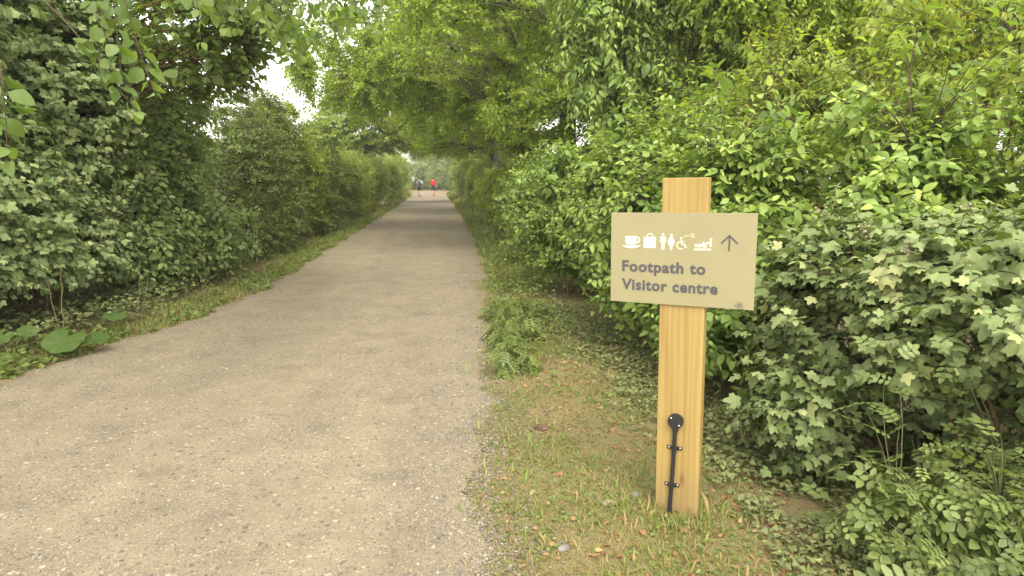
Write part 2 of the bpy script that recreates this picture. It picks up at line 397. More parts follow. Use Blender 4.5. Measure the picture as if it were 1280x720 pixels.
def plant(name, label, cat, base, blobs, n, tmpl, leaf, size, seed, group=None, nodes=8, node=.07, twig='twig', bark='bark_brown', limbs=5,
          limb_r=.018, depth=.28, lump=.22, zmin=.08, pair=True, flat_spray=False, droop=.25, upness=.8, outness=.5, jit=.35, fwd=.45,
          trunk=None, tips=None, hang=0.0, tint0=.45, spread=.12, part='foliage', twig_r=.0028, young=.22, sides=3, feed_up=True, seeds=0, tipsize=.7):
    """a shrub or tree: limbs from its foot into its crown, shoots off the limbs, leaves set along the shoots"""
    rng = np.random.default_rng(seed)
    base = np.array(base, float)
    root = thing(name, label, cat, base, group=group)
    B = np.array(blobs, float); cen, rad = B[:, :3] - np.array([base[0], base[1], 0]), B[:, 3:]
    # limbs
    lp = []
    if trunk:
        h, r0, lean = trunk
        u = np.linspace(0, 1, 12)
        tp = np.stack([lean[0] * u ** 1.5 + .03 * h * np.sin(u * 5 + seed) * u, lean[1] * u ** 1.5 + .02 * h * np.sin(u * 4 + seed * 2) * u, u * h - .1], -1)
        tr = r0 * (1 - .72 * u) * (1 + .5 * np.exp(-u * 22))
        limb_mesh(tp, tr, M[bark], 'trunk', root, 12)
        lp.append(tp[3:])
    for b in range(len(B)):
        for k in range(limbs):
            v = rng.normal(0, 1, 3); v[2] = abs(v[2]) * .6 + .1
            end = cen[b] + rad[b] * unit(v) * rng.uniform(.45, .8)
            if trunk:
                s = tp[rng.integers(4, 10)]; r = trunk[1] * rng.uniform(.16, .30)
            else:
                s = np.array([rng.normal(0, .10), rng.normal(0, .14), -.04]); r = limb_r * rng.uniform(.6, 1.2)
                s[:2] += .45 * cen[b][:2]
                s[2] = gz(base[0] + s[0], base[1] + s[1]) - base[2] - .04
            p = limb_curve(rng, s, end, .14 if trunk else .10)
            limb_mesh(p, r * np.linspace(1, .28, len(p)), M[bark], 'limb' if trunk else 'stem', root, 6)
            lp.append(p[2:])
    LP = np.concatenate(lp)
    # shoot ends
    area = (rad[:, 0] * rad[:, 1] + rad[:, 0] * rad[:, 2] + rad[:, 1] * rad[:, 2])
    bi = rng.choice(len(B), n, p=area / area.sum())
    d = unit(rng.normal(0, 1, (n, 3)))
    ph = rng.random((4, 3)) * 6
    lum = sum(np.sin((d * (2.5 + 1.3 * k) + ph[k]).sum(-1) * (1.2 + .5 * k)) for k in range(4)) / 4
    r = np.clip(1 - np.abs(rng.normal(0, depth, n)), .2, 1) * (1 + lump * lum + rng.normal(0, .05, n))
    T = cen[bi] + rad[bi] * d * r[:, None]
    outd = unit(d / rad[bi])
    ok = T[:, 2] + base[2] > zmin
    T, outd, bi = T[ok], outd[ok], bi[ok]
    if tips is not None:
        E = np.array(tips, float) - base - np.array([0, 0, .07 if feed_up else 0])
        nt_ = len(E); T = np.concatenate([T, E]); outd = np.concatenate([outd, unit(E - cen.mean(0))]); bi = np.concatenate([bi, np.zeros(len(E), int)])
    n = len(T)
    # start of each shoot: a near limb point, from below and inside
    S = np.empty_like(T)
    for a in range(0, n, 2000):
        q = T[a:a + 2000]
        dd = np.linalg.norm(q[:, None] - LP[None], axis=-1) + 1.2 * np.maximum(0, LP[None, :, 2] - q[:, None, 2])
        S[a:a + 2000] = LP[dd.argmin(1)]
    if tips is not None and feed_up:
        A = S[-nt_:].copy(); S[-nt_:] = T[-nt_:] + np.stack([rng.normal(-.12, .12, nt_), rng.normal(.05, .12, nt_), rng.uniform(.45, .75, nt_)], -1)
        feed = np.stack([bez(A, (A + S[-nt_:]) / 2 + np.array([0, 0, .12]), S[-nt_:], np.full(nt_, u)) for u in np.linspace(0, 1, 6)], 1)
    Ln = np.linalg.norm(T - S, axis=-1)
    C = (S + T) / 2 + np.stack([rng.normal(0, .08, n) * Ln, rng.normal(0, .08, n) * Ln, (.16 + hang) * Ln], -1)
    T = T - np.stack([np.zeros(n), np.zeros(n), hang * Ln * .5], -1)
    acc = Acc()
    ks = np.linspace(0, 1, 6)
    path = np.stack([bez(S, C, T, np.full(n, u)) for u in ks], 1)
    tubes(acc, path, np.clip(twig_r * (1 + 1.2 * Ln)[:, None], 0, twig_r * 4) * np.linspace(1, .35, 6)[None], sides, 1)
    if tips is not None and feed_up: tubes(acc, feed, np.full((nt_, 6), twig_r * 2), sides, 1)
    sh = rng.normal(0, spread, n)
    ssz = np.exp(rng.normal(0, .16, n))
    fl = np.linalg.norm(T - S, axis=-1)
    for j in range(nodes):
        u = 1 - (j * node + rng.uniform(0, .3, n) * node) / np.maximum(fl, .05)
        m = u > (.12 if j > 1 else -1e9)
        u = np.clip(u, .05, 1)
        p = bez(S, C, T, u); tg = unit(2 * (1 - u)[:, None] * (C - S) + 2 * u[:, None] * (T - C))
        side = unit(np.cross(tg, UP + rng.normal(0, .15, (n, 3)))); bn = np.cross(side, tg)
        if not flat_spray and j % 2: side = unit(bn * .8 + side * rng.choice([-1, 1], n)[:, None] * .6)
        for sg in ((-1, 1) if pair else ((-1) ** j,)):
            if j == 0 and sg == 1 and not pair: continue
            D = tg * (fwd + (.5 if j == 0 else 0)) + side * sg + rng.normal(0, .22, (n, 3)) - UP * droop
            Nn = UP * upness + outd * outness + rng.normal(0, jit, (n, 3))
            s = size * ssz * np.exp(rng.normal(0, .18, n)) * (tipsize + (1 - tipsize) * min(1, j / 2))
            t = np.clip(tint0 + sh + rng.normal(0, .12, n) + (young if j == 0 else young * .5 if j == 1 else 0), 0, 1)
            pet = p + unit(D) * (s * .18)[:, None]
            k = m & (rng.random(n) > .06)
            scatter(acc, tmpl, pet[k], D[k], Nn[k], s[k], t[k], rng)
    o = link(part, acc.mesh(part, [M[leaf], M[twig]]), root)
    # dry creamy seed heads on the outermost shoots
    if seeds:
        pick = rng.choice(n, seeds * 6, replace=False)
        pick = [i for i in pick if outd[i][0] < .1 and outd[i][2] > -.5][:seeds]
        for i in pick:
            a2 = Acc(); q = T[i] + outd[i] * .03
            nn = 46
            vv = unit(rng.normal(0, 1, (nn, 3))); pp = q + vv * np.array([.035, .035, .03]) * rng.random((nn, 1)) ** .5 * rng.uniform(.7, 1.3)
            scatter(a2, T_simple(.7), pp, vv + UP * .3, rng.normal(0, 1, (nn, 3)), rng.uniform(.007, .015, nn), rng.random(nn), rng)
            tubes(a2, np.stack([np.repeat(T[i][None, None], nn, 0)[:, 0], (T[i] + pp) / 2 + .004, pp], 1), np.full((nn, 3), .0007), 3, 1)
            link('seed_head', a2.mesh('seed_head', [M['seed'], M['twig_tan']]), root)
    return root

OV = T_ovate(.56); OVN = T_ovate(.42, .3); HZ = T_ovate(.78, .18); LB = T_lobed(.30); IV = T_ivy(); PN = T_pinnate(); PN2 = T_pinnate(4, .42, .34); SM = T_simple(); SMN = T_simple(.38, .28)

#@@PLANTS@@
def copy_tree(o, loc, rz, sc, label, group=None):
    c = o.copy(); COL.objects.link(c); c.location = loc; c.rotation_euler = (0, 0, rz); c.scale = sc; c['label'] = label
    if group: c['group'] = group
    elif 'group' in c.keys(): del c['group']
    for ch in list(o.children):
        d = ch.copy(); COL.objects.link(d); d.parent = c
        for g in ch.children:
            e = g.copy(); COL.objects.link(e); e.parent = d
    return c

# right side, near
plant('maple_shrub', 'field maple with grey-green lobed leaves and cream seed heads right of the signpost', 'shrub', (2.75, 2.75, 0),
      [(2.72, 2.35, 1.06, .86, .95, .50), (2.2, 3.2, .75, .52, .55, .72), (3.0, 1.5, .95, .75, .7, .62), (2.1, 2.45, 1.0, .35, .4, .38), (1.88, 3.0, .38, .32, .42, .36), (2.75, 1.75, .45, .42, .4, .45), (3.35, 2.5, .55, .35, .9, .55), (2.95, 2.3, .35, .3, .7, .4), (2.6, 3.0, .4, .3, .4, .4)], 3300, LB, 'maple', .056, 11, nodes=8, node=.043, limbs=3,
      limb_r=.014, depth=.30, droop=.45, upness=.7, outness=.75, zmin=.03, tint0=.52, seeds=34)
plant('rose_bush', 'low dog rose with small bright leaflets sprawling at the foot of the maple', 'shrub', (2.15, 1.95, 0),
      [(2.12, 1.98, .28, .52, .38, .38), (1.82, 2.12, .18, .28, .26, .22)], 720, PN, 'rose', .104, 12, nodes=6, node=.055, limbs=4, limb_r=.006, pair=False, twig='twig_green', bark='twig_green',
      droop=.1, zmin=.03, tint0=.5, twig_r=.0018, upness=1.0, jit=.4, outness=.4, feed_up=False,
      tips=[(1.72, 2.2, .95), (1.90, 2.2, 1.00), (1.78, 2.25, .80), (1.62, 2.2, .50), (1.45, 2.2, .32), (1.52, 2.1, .30), (1.98, 2.0, .62), (1.96, 2.1, .84), (1.70, 2.3, .70), (1.60, 2.05, .42)])
plant('dogwood_shrub', 'big fresh green dogwood rising behind the sign board and the maple', 'shrub', (3.0, 4.3, 0),
      [(2.9, 4.25, 1.12, 1.05, 1.0, 1.05), (2.15, 4.5, 1.0, .55, .7, 1.0), (4.1, 3.6, 1.35, 1.1, 1.0, 1.15)], 3000, OV, 'dogwood', .075, 13, nodes=7, node=.06, limbs=4, limb_r=.02, upness=.8, tint0=.5, spread=.19, feed_up=False,
      tips=[(2.1, 4.3, 2.25), (2.35, 4.6, 2.5), (2.6, 4.1, 2.4), (2.75, 4.7, 2.65), (3.0, 4.3, 2.5), (3.2, 4.0, 2.7), (3.4, 4.5, 2.6), (3.7, 4.1, 2.75), (3.9, 4.4, 2.9), (2.2, 4.9, 2.4), (3.05, 3.6, 2.35), (3.3, 3.5, 2.5), (4.2, 3.9, 2.9), (2.9, 3.9, 2.3), (1.95, 4.8, 2.15), (2.5, 4.4, 2.3)])
plant('dogwood_shrub', 'bushy dogwood left of the sign board, its long shoots arching over it', 'shrub', (2.3, 6.1, 0),
      [(2.25, 6.0, 1.25, 1.0, 1.1, 1.15), (1.75, 5.35, 1.0, .48, .6, .85)], 1700, OV, 'dogwood', .078, 14, nodes=7, node=.065, limbs=5, limb_r=.02, tint0=.46, spread=.19, feed_up=False,
      tips=[(1.6, 5.4, 2.15), (1.75, 5.7, 2.4), (1.95, 5.5, 2.3), (2.1, 6.0, 2.65), (2.4, 5.8, 2.6), (2.7, 6.2, 2.75), (1.45, 5.8, 2.0), (1.5, 5.5, 1.8)])
plant('elder_shrub', 'shady low shrub with drooping leaves just behind the signpost', 'shrub', (1.95, 4.35, 0),
      [(1.9, 4.4, .62, .34, .75, .45)], 300, OV, 'dogwood', .082, 15, nodes=6, node=.065, limbs=4, limb_r=.012, droop=.6, tint0=.34)
plant('mixed_shrub', 'mid-green shrub bulging toward the path beyond the low herbs', 'shrub', (2.0, 8.6, 0),
      [(1.95, 8.5, 1.05, .95, 1.3, 1.1)], 1200, OV, 'dogwood', .075, 16, nodes=6, node=.075, limbs=5, tint0=.42)
plant('mixed_shrub', 'shrub with paler young leaves, second along the right verge beyond the sign', 'shrub', (2.1, 11.3, 0),
      [(2.05, 11.3, 1.05, .95, 1.5, 1.1)], 1100, OV, 'dogwood', .075, 17, nodes=6, node=.075, limbs=5, tint0=.5)
plant('mixed_shrub', 'yellowish shrub under the first overhanging tree on the right', 'shrub', (2.3, 15, 0),
      [(2.25, 15, 1.05, .9, 2.2, 1.1)], 1000, SM, 'yellow', .08, 18, nodes=9, node=.06, limbs=5, tint0=.45)
plant('mixed_shrub', 'bright lime-green shrub spilling to the path under the far canopy', 'shrub', (2.5, 21, 0),
      [(2.35, 20.5, .9, .85, 3.4, 1.0), (2.5, 27, 1.0, .85, 3.6, 1.1)], 1500, SM, 'yellow', .10, 19, nodes=9, node=.065, limbs=5, tint0=.62)
plant('yellow_bush', 'tall yellow-green bush with fine leaves in the upper right corner', 'shrub', (5.0, 5.4, 0),
      [(5.0, 5.3, 2.3, 1.3, 1.3, 1.7), (4.2, 6.8, 2.0, 1.2, 1.1, 1.6), (5.4, 4.0, 2.2, 1.0, 1.0, 1.6), (3.4, 7.6, 1.6, .9, .9, 1.4), (6.4, 5.6, 1.7, 1.0, 1.6, 1.5), (5.6, 7.6, 1.6, 1.2, 1.2, 1.5)], 3000, OVN, 'yellow', .075, 20, nodes=8, node=.06, limbs=4, limb_r=.03, pair=True, tint0=.62, droop=.6)
plant('ash_sapling', 'slender sapling with narrow yellow-green leaflets behind the dogwood', 'tree', (4.6, 8.8, 0),
      [(4.5, 8.8, 3.2, 1.4, 1.3, 1.6)], 900, PN2, 'yellow', .14, 22, nodes=6, node=.085, limbs=6, trunk=(3.8, .06, (.1, 0)), pair=False, tint0=.45, droop=.5, part='crown')
plant('climber_clad_tree', 'dark leaning tree hung with pale drooping shoots above the sign', 'tree', (2.9, 9.4, 0),
      [(2.8, 9.2, 4.6, 1.5, 1.4, 1.7), (2.3, 8.8, 3.2, .7, .8, 1.2), (3.4, 9.2, 3.3, .9, .9, 1.3)], 1500, OVN, 'dogwood', .11, 23, nodes=7, node=.08, limbs=5, trunk=(6.5, .16, (-.2, -.1)), hang=.25,
      droop=.7, tint0=.42, part='crown', bark='bark')
SPR = dict(flat_spray=False, upness=.7, outness=.5, jit=.55, droop=.3, twig='twig_crown', part='crown', bark='bark')
t1 = plant('hornbeam_tree', 'large hornbeam with dark trunk by the right verge, nearest of those arching over', 'tree', (2.9, 13.8, 0),
      [(1.1, 13.6, 4.9, 2.2, 2.4, 1.6), (2.6, 14, 7.2, 3.2, 3.0, 2.2), (.4, 13.8, 7.2, 2.0, 2.4, 1.9), (3.4, 13.2, 3.8, 1.8, 2.0, 1.3), (1.9, 13.2, 2.9, 1.1, 1.6, .8)], 4300, SM, 'hornbeam', .088, 31, nodes=9, node=.055, limbs=4,
      trunk=(8.5, .24, (-.3, 0)), tint0=.45, twig_r=.003, **SPR)
t2 = plant('hornbeam_tree', 'hornbeam whose yellow-green sprays reach farthest left across the path', 'tree', (3.1, 20.5, 0),
      [(.3, 20, 4.9, 2.6, 2.8, 1.8), (-1.3, 20.5, 6.0, 1.9, 2.4, 1.8), (-2.6, 20.5, 5.1, 1.7, 2.2, 1.7), (-1.4, 20, 4.1, 1.6, 2.0, 1.2), (-3.2, 20.5, 4.5, 1.2, 1.8, 1.1), (2.4, 20, 8.0, 3.6, 3.4, 2.6), (2.4, 20, 3.8, 2.2, 2.4, 1.6)], 6000, SM, 'hornbeam', .098, 32, nodes=9, node=.06, limbs=4,
      trunk=(9.5, .26, (-.5, 0)), tint0=.55, twig_r=.0035, **SPR)
t3 = plant('hornbeam_tree', 'hornbeam behind the two nearest ones, low branches above the walkers', 'tree', (3.0, 30, 0),
      [(.4, 29, 4.7, 2.6, 3.4, 2.1), (2.4, 30, 8.5, 3.8, 3.8, 3.2), (-1.4, 30, 6.6, 2.0, 2.4, 2.0)], 3800, SM, 'hornbeam', .12, 33, nodes=9, node=.07, limbs=4,
      trunk=(10, .28, (-.5, 0)), tint0=.6, twig_r=.004, **SPR)
for i, (x, y, rz, s, lab) in enumerate([
        (7.4, 12.5, 1.0, .85, 'tall tree deep behind the ash sapling on the right'), (10.0, 8.6, 2.2, .8, 'wide tree filling the top right corner behind the yellow bush'),
        (6.4, 17.5, 3.1, 1.0, 'tree standing behind the nearest hornbeam trunk'), (8.5, 28, 4.0, 1.1, 'tree in the shade behind the second hornbeam'),
        (14, 15, .4, 1.1, 'woodland tree far behind the yellow bush, second row'), (6.5, 41, 5.2, 1.0, 'woodland tree on the right past the third hornbeam'),
        (3.6, 44, .1, .9, 'hornbeam past the third one, arching over the lane just before the walkers')]):
    copy_tree((t2, t3)[i % 2], (x, y, 0), rz, (s, s, s), lab, 'woodland trees behind the right hedge')
plant('wood_edge_shrub', 'shaded understorey shrub between the hornbeam trunks and the right hedge', 'shrub', (4.6, 14, 0),
      [(4.4, 13, 1.4, 1.1, 2.6, 1.5), (4.6, 19, 1.4, 1.1, 3.0, 1.5)], 1500, SM, 'hawthorn', .11, 24, nodes=8, node=.08, limbs=4, tint0=.45)

# left side
plant('maple_hedge', 'tall wall of grey-green lobed maple leaves at the left edge', 'hedge', (-5.0, 7.2, 0),
      [(-4.7, 6.5, 1.55, 1.25, 1.6, 1.25), (-5.0, 6.3, 3.4, 1.5, 1.8, 1.6), (-4.3, 8.2, 2.5, 1.0, 1.1, 1.7), (-5.9, 7.2, 1.0, 1.0, 2.4, 1.0), (-4.35, 6.9, 1.0, .85, 1.6, .95), (-3.9, 8.0, .75, .5, .8, .7)], 10000, LB, 'maple_far', .066, 41, nodes=6, node=.065, limbs=4, limb_r=.026, droop=.5, upness=.5, outness=.9, zmin=.42, tint0=.55, lump=.12, depth=.2)
plant('dogwood_hedge', 'darker leafy hedge section right of the maple wall on the left verge', 'hedge', (-4.1, 10.2, 0),
      [(-3.95, 9.9, 1.3, 1.0, 1.4, 1.4), (-4.3, 10.6, 2.7, 1.1, 1.4, 1.2), (-3.5, 10.6, .6, .75, 1.7, .65), (-3.75, 9.0, .7, .6, .9, .75)], 2600, OV, 'maple_far', .095, 42, nodes=7, node=.075, limbs=5, limb_r=.03, droop=.35, upness=.7, outness=.6, zmin=.1, tint0=.55)
plant('thorn_hedge', 'dense dark thorn hedge between the dogwood hedge and the walkers, under a yellowish bush', 'hedge', (-3.9, 14.6, 0),
      [(-3.6, 14.0, 1.5, 1.0, 2.2, 1.55), (-4.0, 15.5, 2.5, 1.1, 1.8, 1.2), (-3.3, 14.0, .5, .75, 2.6, .55)], 3200, SM, 'hawthorn', .06, 43, nodes=9, node=.05, limbs=5, limb_r=.025, tint0=.3, outness=.7, zmin=.04)
plant('hedgerow_bush', 'yellow-green bush growing up through the top of the dark left hedge', 'shrub', (-4.2, 16.6, 0),
      [(-3.7, 16.4, 2.6, .95, 1.5, 1.0), (-3.3, 17.2, 1.6, .8, 1.2, 1.1)], 1000, SM, 'yellow', .075, 49, nodes=9, node=.055, limbs=4, tint0=.5)
plant('thorn_hedge', 'dark hedge section beyond the yellow-green bush on the left', 'hedge', (-3.8, 20, 0),
      [(-3.45, 19.6, 1.4, 1.05, 2.8, 1.35), (-3.9, 21.5, 2.0, 1.2, 2.2, 1.1), (-3.2, 19.6, .45, .8, 3.2, .5)], 2900, SM, 'hawthorn', .075, 44, nodes=9, node=.055, limbs=5, limb_r=.025, tint0=.45, outness=.7, zmin=.04)
h3 = plant('thorn_hedge', 'lighter green hedge section two places before the walkers', 'hedge', (-3.6, 28, 0),
      [(-3.4, 28, 1.3, 1.1, 4.4, 1.3), (-3.8, 30.5, 1.9, 1.2, 2.6, 1.1), (-3.5, 25.5, 1.7, 1.0, 1.5, 1.0), (-3.2, 28.5, .5, .85, 5, .55)], 2900, SM, 'hawthorn', .10, 45, nodes=9, node=.06, limbs=5, limb_r=.025, tint0=.75, outness=.7, zmin=.04)
copy_tree(h3, (-3.4, 38, 0), 3.1, (1, 1.2, 1.0), 'farther hedge section on the left, just before the walkers')
copy_tree(h3, (-3.3, 49, 0), 0.05, (1, 1.2, 1.15), 'hedge section on the left level with the walkers')
copy_tree(h3, (-3.2, 60, 0), 3.2, (1, 1.3, 1.3), 'hedge section on the left beyond the walkers')
copy_tree(h3, (3.1, 36, 0), 3.15, (1, 1.2, 1.0), 'hedge section on the right opposite the pale hedge')
copy_tree(h3, (3.1, 47, 0), 0.1, (1, 1.2, 1.1), 'hedge section on the right level with the walkers')
copy_tree(h3, (3.2, 59, 0), 3.1, (1, 1.3, 1.3), 'hedge section on the right beyond the walkers')
copy_tree(h3, (-4.0, 72, 0), .1, (1.3, 1.2, 1.6), 'tall hedge closing the lane end on the left')
copy_tree(h3, (4.2, 74, 0), 3.0, (1.3, 1.2, 1.6), 'tall hedge closing the lane end on the right')
for i, (x, y, rz, s, lab) in enumerate([(-9.5, 84, 0, .7, 'pale tree at the lane end, left of the walkers'), (6.5, 80, 2, 1.0, 'pale tree at the lane end, right of the walkers'),
        (-2.5, 150, 4, 1.0, 'pale tree straight behind the walkers at the lane end'), (7, 102, 1, 1.2, 'tall far tree behind the lane end on the right'), (-10, 110, 3, .85, 'low far tree behind the lane end on the left')]):
    copy_tree(t3, (x, y, -.8), rz, (s, s, s), lab, 'far trees at the lane end')
plant('field_maple_tree', 'rounded yellow-green tree behind the far left hedge, right of the sky gap', 'tree', (-5.6, 37, 0),
      [(-4.4, 37, 4.3, 2.4, 3.0, 2.0), (-2.4, 38, 5.2, 2.6, 2.6, 2.4), (-5.6, 37, 3.2, 2.2, 3.0, 1.6)], 3400, SM, 'yellow', .15, 47, nodes=8, node=.10, limbs=4, trunk=(5, .16, (.6, 0)), tint0=.5, part='crown', bark='bark')
e0 = plant('lane_end_bush', 'big pale bush closing the lane end, left of centre', 'shrub', (-2.6, 100, -.3),
      [(-3.2, 100, 2.0, 3.0, 2.0, 2.4), (-.4, 101, 1.2, 2.0, 2.0, 1.6)], 1500, SM, 'herb', .25, 48, nodes=8, node=.15, limbs=4, tint0=.75)
copy_tree(e0, (3.9, 97, -.3), 2.6, (1.1, 1.1, 1.3), 'big pale bush closing the lane end, right of centre')
copy_tree(e0, (1.4, 113, -.5), 4.0, (1.6, 1.6, 2.2), 'tallest pale bush behind the other two at the lane end')
copy_tree(h3, (-4.2, 88, 0), .05, (1.3, 1.4, 1.4), 'very far hedge section on the left behind the walkers')
copy_tree(h3, (3.9, 92, 0), 3.2, (1.3, 1.4, 1.4), 'very far hedge section on the right behind the walkers')
copy_tree(h3, (-4.2, 106, 0), 3.1, (1.3, 1.6, 1.6), 'last hedge section on the left at the lane end')
copy_tree(h3, (4.2, 108, 0), .1, (1.3, 1.6, 1.6), 'last hedge section on the right at the lane end')
b0 = plant('hedge_back', 'shaded row of bushes filling in behind the left hedge foot', 'hedge', (-6.4, 9, 0), [(-6.2, 8.6, 1.1, .9, 3.2, 1.3), (-5.6, 13, 1.2, .9, 3.0, 1.4)], 2400, SM, 'hawthorn', .11, 46, nodes=8, node=.07, limbs=4, tint0=.4, zmin=.02)
copy_tree(b0, (-6.2, 19.5, 0), 0, (1, 1, 1.1), 'shaded bushes behind the middle of the left hedge')
copy_tree(b0, (-5.9, 31, 0), 3.14, (1, 1.2, 1.2), 'shaded bushes behind the far part of the left hedge')
copy_tree(b0, (5.9, 17, 0), 0, (1, 1, 1.3), 'dark bushes in the wood behind the first hornbeam trunk')
copy_tree(b0, (7.6, 25, 0), 3.14, (1.2, 1.2, 1.9), 'dark tall bushes deep in the wood behind the second hornbeam')
copy_tree(b0, (5.6, 33, 0), 3.14, (1, 1.2, 1.2), 'shaded bushes behind the far part of the right hedge')
plant('hazel_tree', 'hazel reaching over the hedge top with sky showing through its leaves', 'tree', (-5.4, 9.4, 0),
      [(-2.75, 8.2, 3.6, 1.2, 1.4, 1.0), (-4.3, 8.8, 4.4, 1.5, 1.6, 1.1), (-2.0, 7.7, 3.7, 1.0, 1.3, .75), (-2.9, 8.8, 2.9, .8, .9, .7), (-2.25, 8.0, 2.75, .45, .7, .5), (-2.25, 8.1, 2.9, .5, .8, .5), (-2.1, 8.3, 3.1, .5, .7, .5), (-2.6, 8.3, 2.7, .45, .7, .45), (-2.45, 8.8, 3.5, 1.0, 1.2, .7), (-3.3, 9.0, 3.6, 1.2, 1.2, .9)], 3000, HZ, 'hazel', .088, 51, nodes=7, node=.10, limbs=4, trunk=(4.2, .10, (.9, -.3)), pair=False, flat_spray=True,
      droop=.3, upness=1.0, tint0=.55, part='crown', depth=.4)
plant('hazel_tree', 'near hazel at the top left, its big pale leaves hanging close to the viewer', 'tree', (-4.3, 3.6, 0),
      [(-2.3, 3.3, 3.75, 1.3, .9, .35), (-1.6, 5.2, 4.1, 1.1, 1.2, .35)], 200, HZ, 'hazel', .062, 52, nodes=7, node=.05, limbs=4, trunk=(3.4, .09, (.8, .3)), pair=True, flat_spray=True,
      droop=.55, upness=.8, tint0=.32, part='crown', depth=.3, zmin=3.2, lump=.1,
      tips=[(-1.24, 3, 1.90), (-1.33, 3, 2.0), (-1.18, 3.05, 1.98), (-1.27, 2.95, 2.06), (-.96, 3, 2.20), (-1.10, 3.1, 2.25), (-.90, 3.1, 2.28), (-1.60, 2.7, 1.68), (-1.62, 2.75, 1.84),
            (-.96, 5, 2.32), (-1.02, 5.1, 2.45), (-.9, 5.05, 2.42), (-1.08, 5.2, 2.50), (-.84, 5.2, 2.53), (-.95, 5.3, 2.58), (-1.21, 5.5, 2.85), (-1.05, 5.4, 2.75), (-.86, 5.6, 2.82), (-.7, 5.6, 2.78), (-.73, 6, 2.85), (-.5, 6, 2.95), (-1.43, 5, 2.66), (-1.56, 3.5, 2.30), (-1.0, 5.0, 2.52), (-.92, 5.15, 2.62), (-1.1, 4.9, 2.6), (-1.3, 5.4, 2.72), (-1.25, 5.2, 2.86), (-.6, 5.8, 2.9), (-.95, 5.7, 2.92), (-1.5, 5.6, 2.8), (-1.6, 5.3, 2.9), (-.80, 5.3, 2.62), (-.72, 5.5, 2.70), (-.62, 5.4, 2.78), (-.88, 4.9, 2.48), (-1.0, 5.2, 2.38), (-1.06, 5.05, 2.6), (-.5, 5.7, 2.8), (-1.4, 5.2, 2.78), (-1.15, 5.3, 2.95), (-.4, 5.9, 2.88)])
#@@END@@
#@@EXTRAS@@
# ------------------------------------------------------------------ the sign
def wood_material():
    m, nt, out = new_mat('larch_post'); L = nt.links.new
    tc = N(nt, 'TexCoord')
    mp = N(nt, 'Mapping'); mp.inputs['Scale'].default_value = (13, 13, .55); L(tc.outputs['Object'], mp.inputs['Vector'])
    n0 = N(nt, 'TexNoise', Scale=1.2, Detail=3.0, Distortion=.6); L(mp.outputs[0], n0.inputs['Vector'])
    wv = N(nt, 'TexWave', Scale=.8, Distortion=9.0, Detail=3.0, bands_direction='X'); wv.inputs['Detail Scale'].default_value = 1.2; L(mp.outputs[0], wv.inputs['Vector'])
    mp2 = N(nt, 'Mapping'); mp2.inputs['Scale'].default_value = (160, 160, 3); L(tc.outputs['Object'], mp2.inputs['Vector'])
    fi = N(nt, 'TexNoise', Scale=1.0, Detail=5.0); L(mp2.outputs[0], fi.inputs['Vector'])
    r = ramp(nt, [(.1, (.272, .190, .061)), (.5, (.288, .204, .068)), (.9, (.302, .217, .075))]); L(wv.outputs['Fac'], r.inputs['Fac'])
    r2 = ramp(nt, [(.3, (.86, .84, .80)), (.7, (1.08, 1.06, 1.04))]); L(fi.outputs['Fac'], r2.inputs['Fac'])
    m1 = N(nt, 'Mix', data_type='RGBA', blend_type='MULTIPLY'); m1.inputs[0].default_value = .6; L(r.outputs['Color'], m1.inputs[6]); L(r2.outputs['Color'], m1.inputs[7])
    r3 = ramp(nt, [(.32, (.82, .76, .68)), (.5, (1.0, .98, .95)), (.68, (1.10, 1.10, 1.10))]); L(n0.outputs['Fac'], r3.inputs['Fac'])
    m2 = N(nt, 'Mix', data_type='RGBA', blend_type='MULTIPLY'); m2.inputs[0].default_value = .8; L(m1.outputs[2], m2.inputs[6]); L(r3.outputs['Color'], m2.inputs[7])
    # small knots
    mk = N(nt, 'Mapping'); mk.inputs['Scale'].default_value = (9, 9, 3.4); mk.inputs['Location'].default_value = (.3, 0, .25); L(tc.outputs['Object'], mk.inputs['Vector'])
    vo = N(nt, 'TexVoronoi', Scale=1.0); L(mk.outputs[0], vo.inputs['Vector'])
    kr = ramp(nt, [(.05, (.45, .33, .22)), (.16, (1, 1, 1))]); L(vo.outputs['Distance'], kr.inputs['Fac'])
    m3 = N(nt, 'Mix', data_type='RGBA', blend_type='MULTIPLY'); m3.inputs[0].default_value = .7; L(m2.outputs[2], m3.inputs[6]); L(kr.outputs['Color'], m3.inputs[7])
    pb = N(nt, 'BsdfPrincipled', Roughness=.62); pb.inputs['Specular IOR Level'].default_value = .3
    # earth splashed up the foot, an old grey weathering in blotches
    sx = N(nt, 'SeparateXYZ'); L(tc.outputs['Object'], sx.inputs[0])
    sp = N(nt, 'MapRange'); sp.inputs['From Min'].default_value = .26; sp.inputs['From Max'].default_value = .02; L(sx.outputs['Z'], sp.inputs['Value'])
    ns = N(nt, 'TexNoise', Scale=26.0, Detail=6.0, Roughness=.7); L(tc.outputs['Object'], ns.inputs['Vector'])
    ms = N(nt, 'Math', operation='MULTIPLY'); L(sp.outputs[0], ms.inputs[0]); L(ns.outputs['Fac'], ms.inputs[1])
    m4 = N(nt, 'Mix', data_type='RGBA'); m4.inputs[7].default_value = (.16, .115, .065, 1); L(ms.outputs[0], m4.inputs[0]); L(m3.outputs[2], m4.inputs[6])
    L(m4.outputs[2], pb.inputs['Base Color'])
    bp = N(nt, 'Bump', Strength=.25, Distance=.003); L(fi.outputs['Fac'], bp.inputs['Height']); L(bp.outputs[0], pb.inputs['Normal'])
    L(pb.outputs[0], out.inputs['Surface'])
    return m

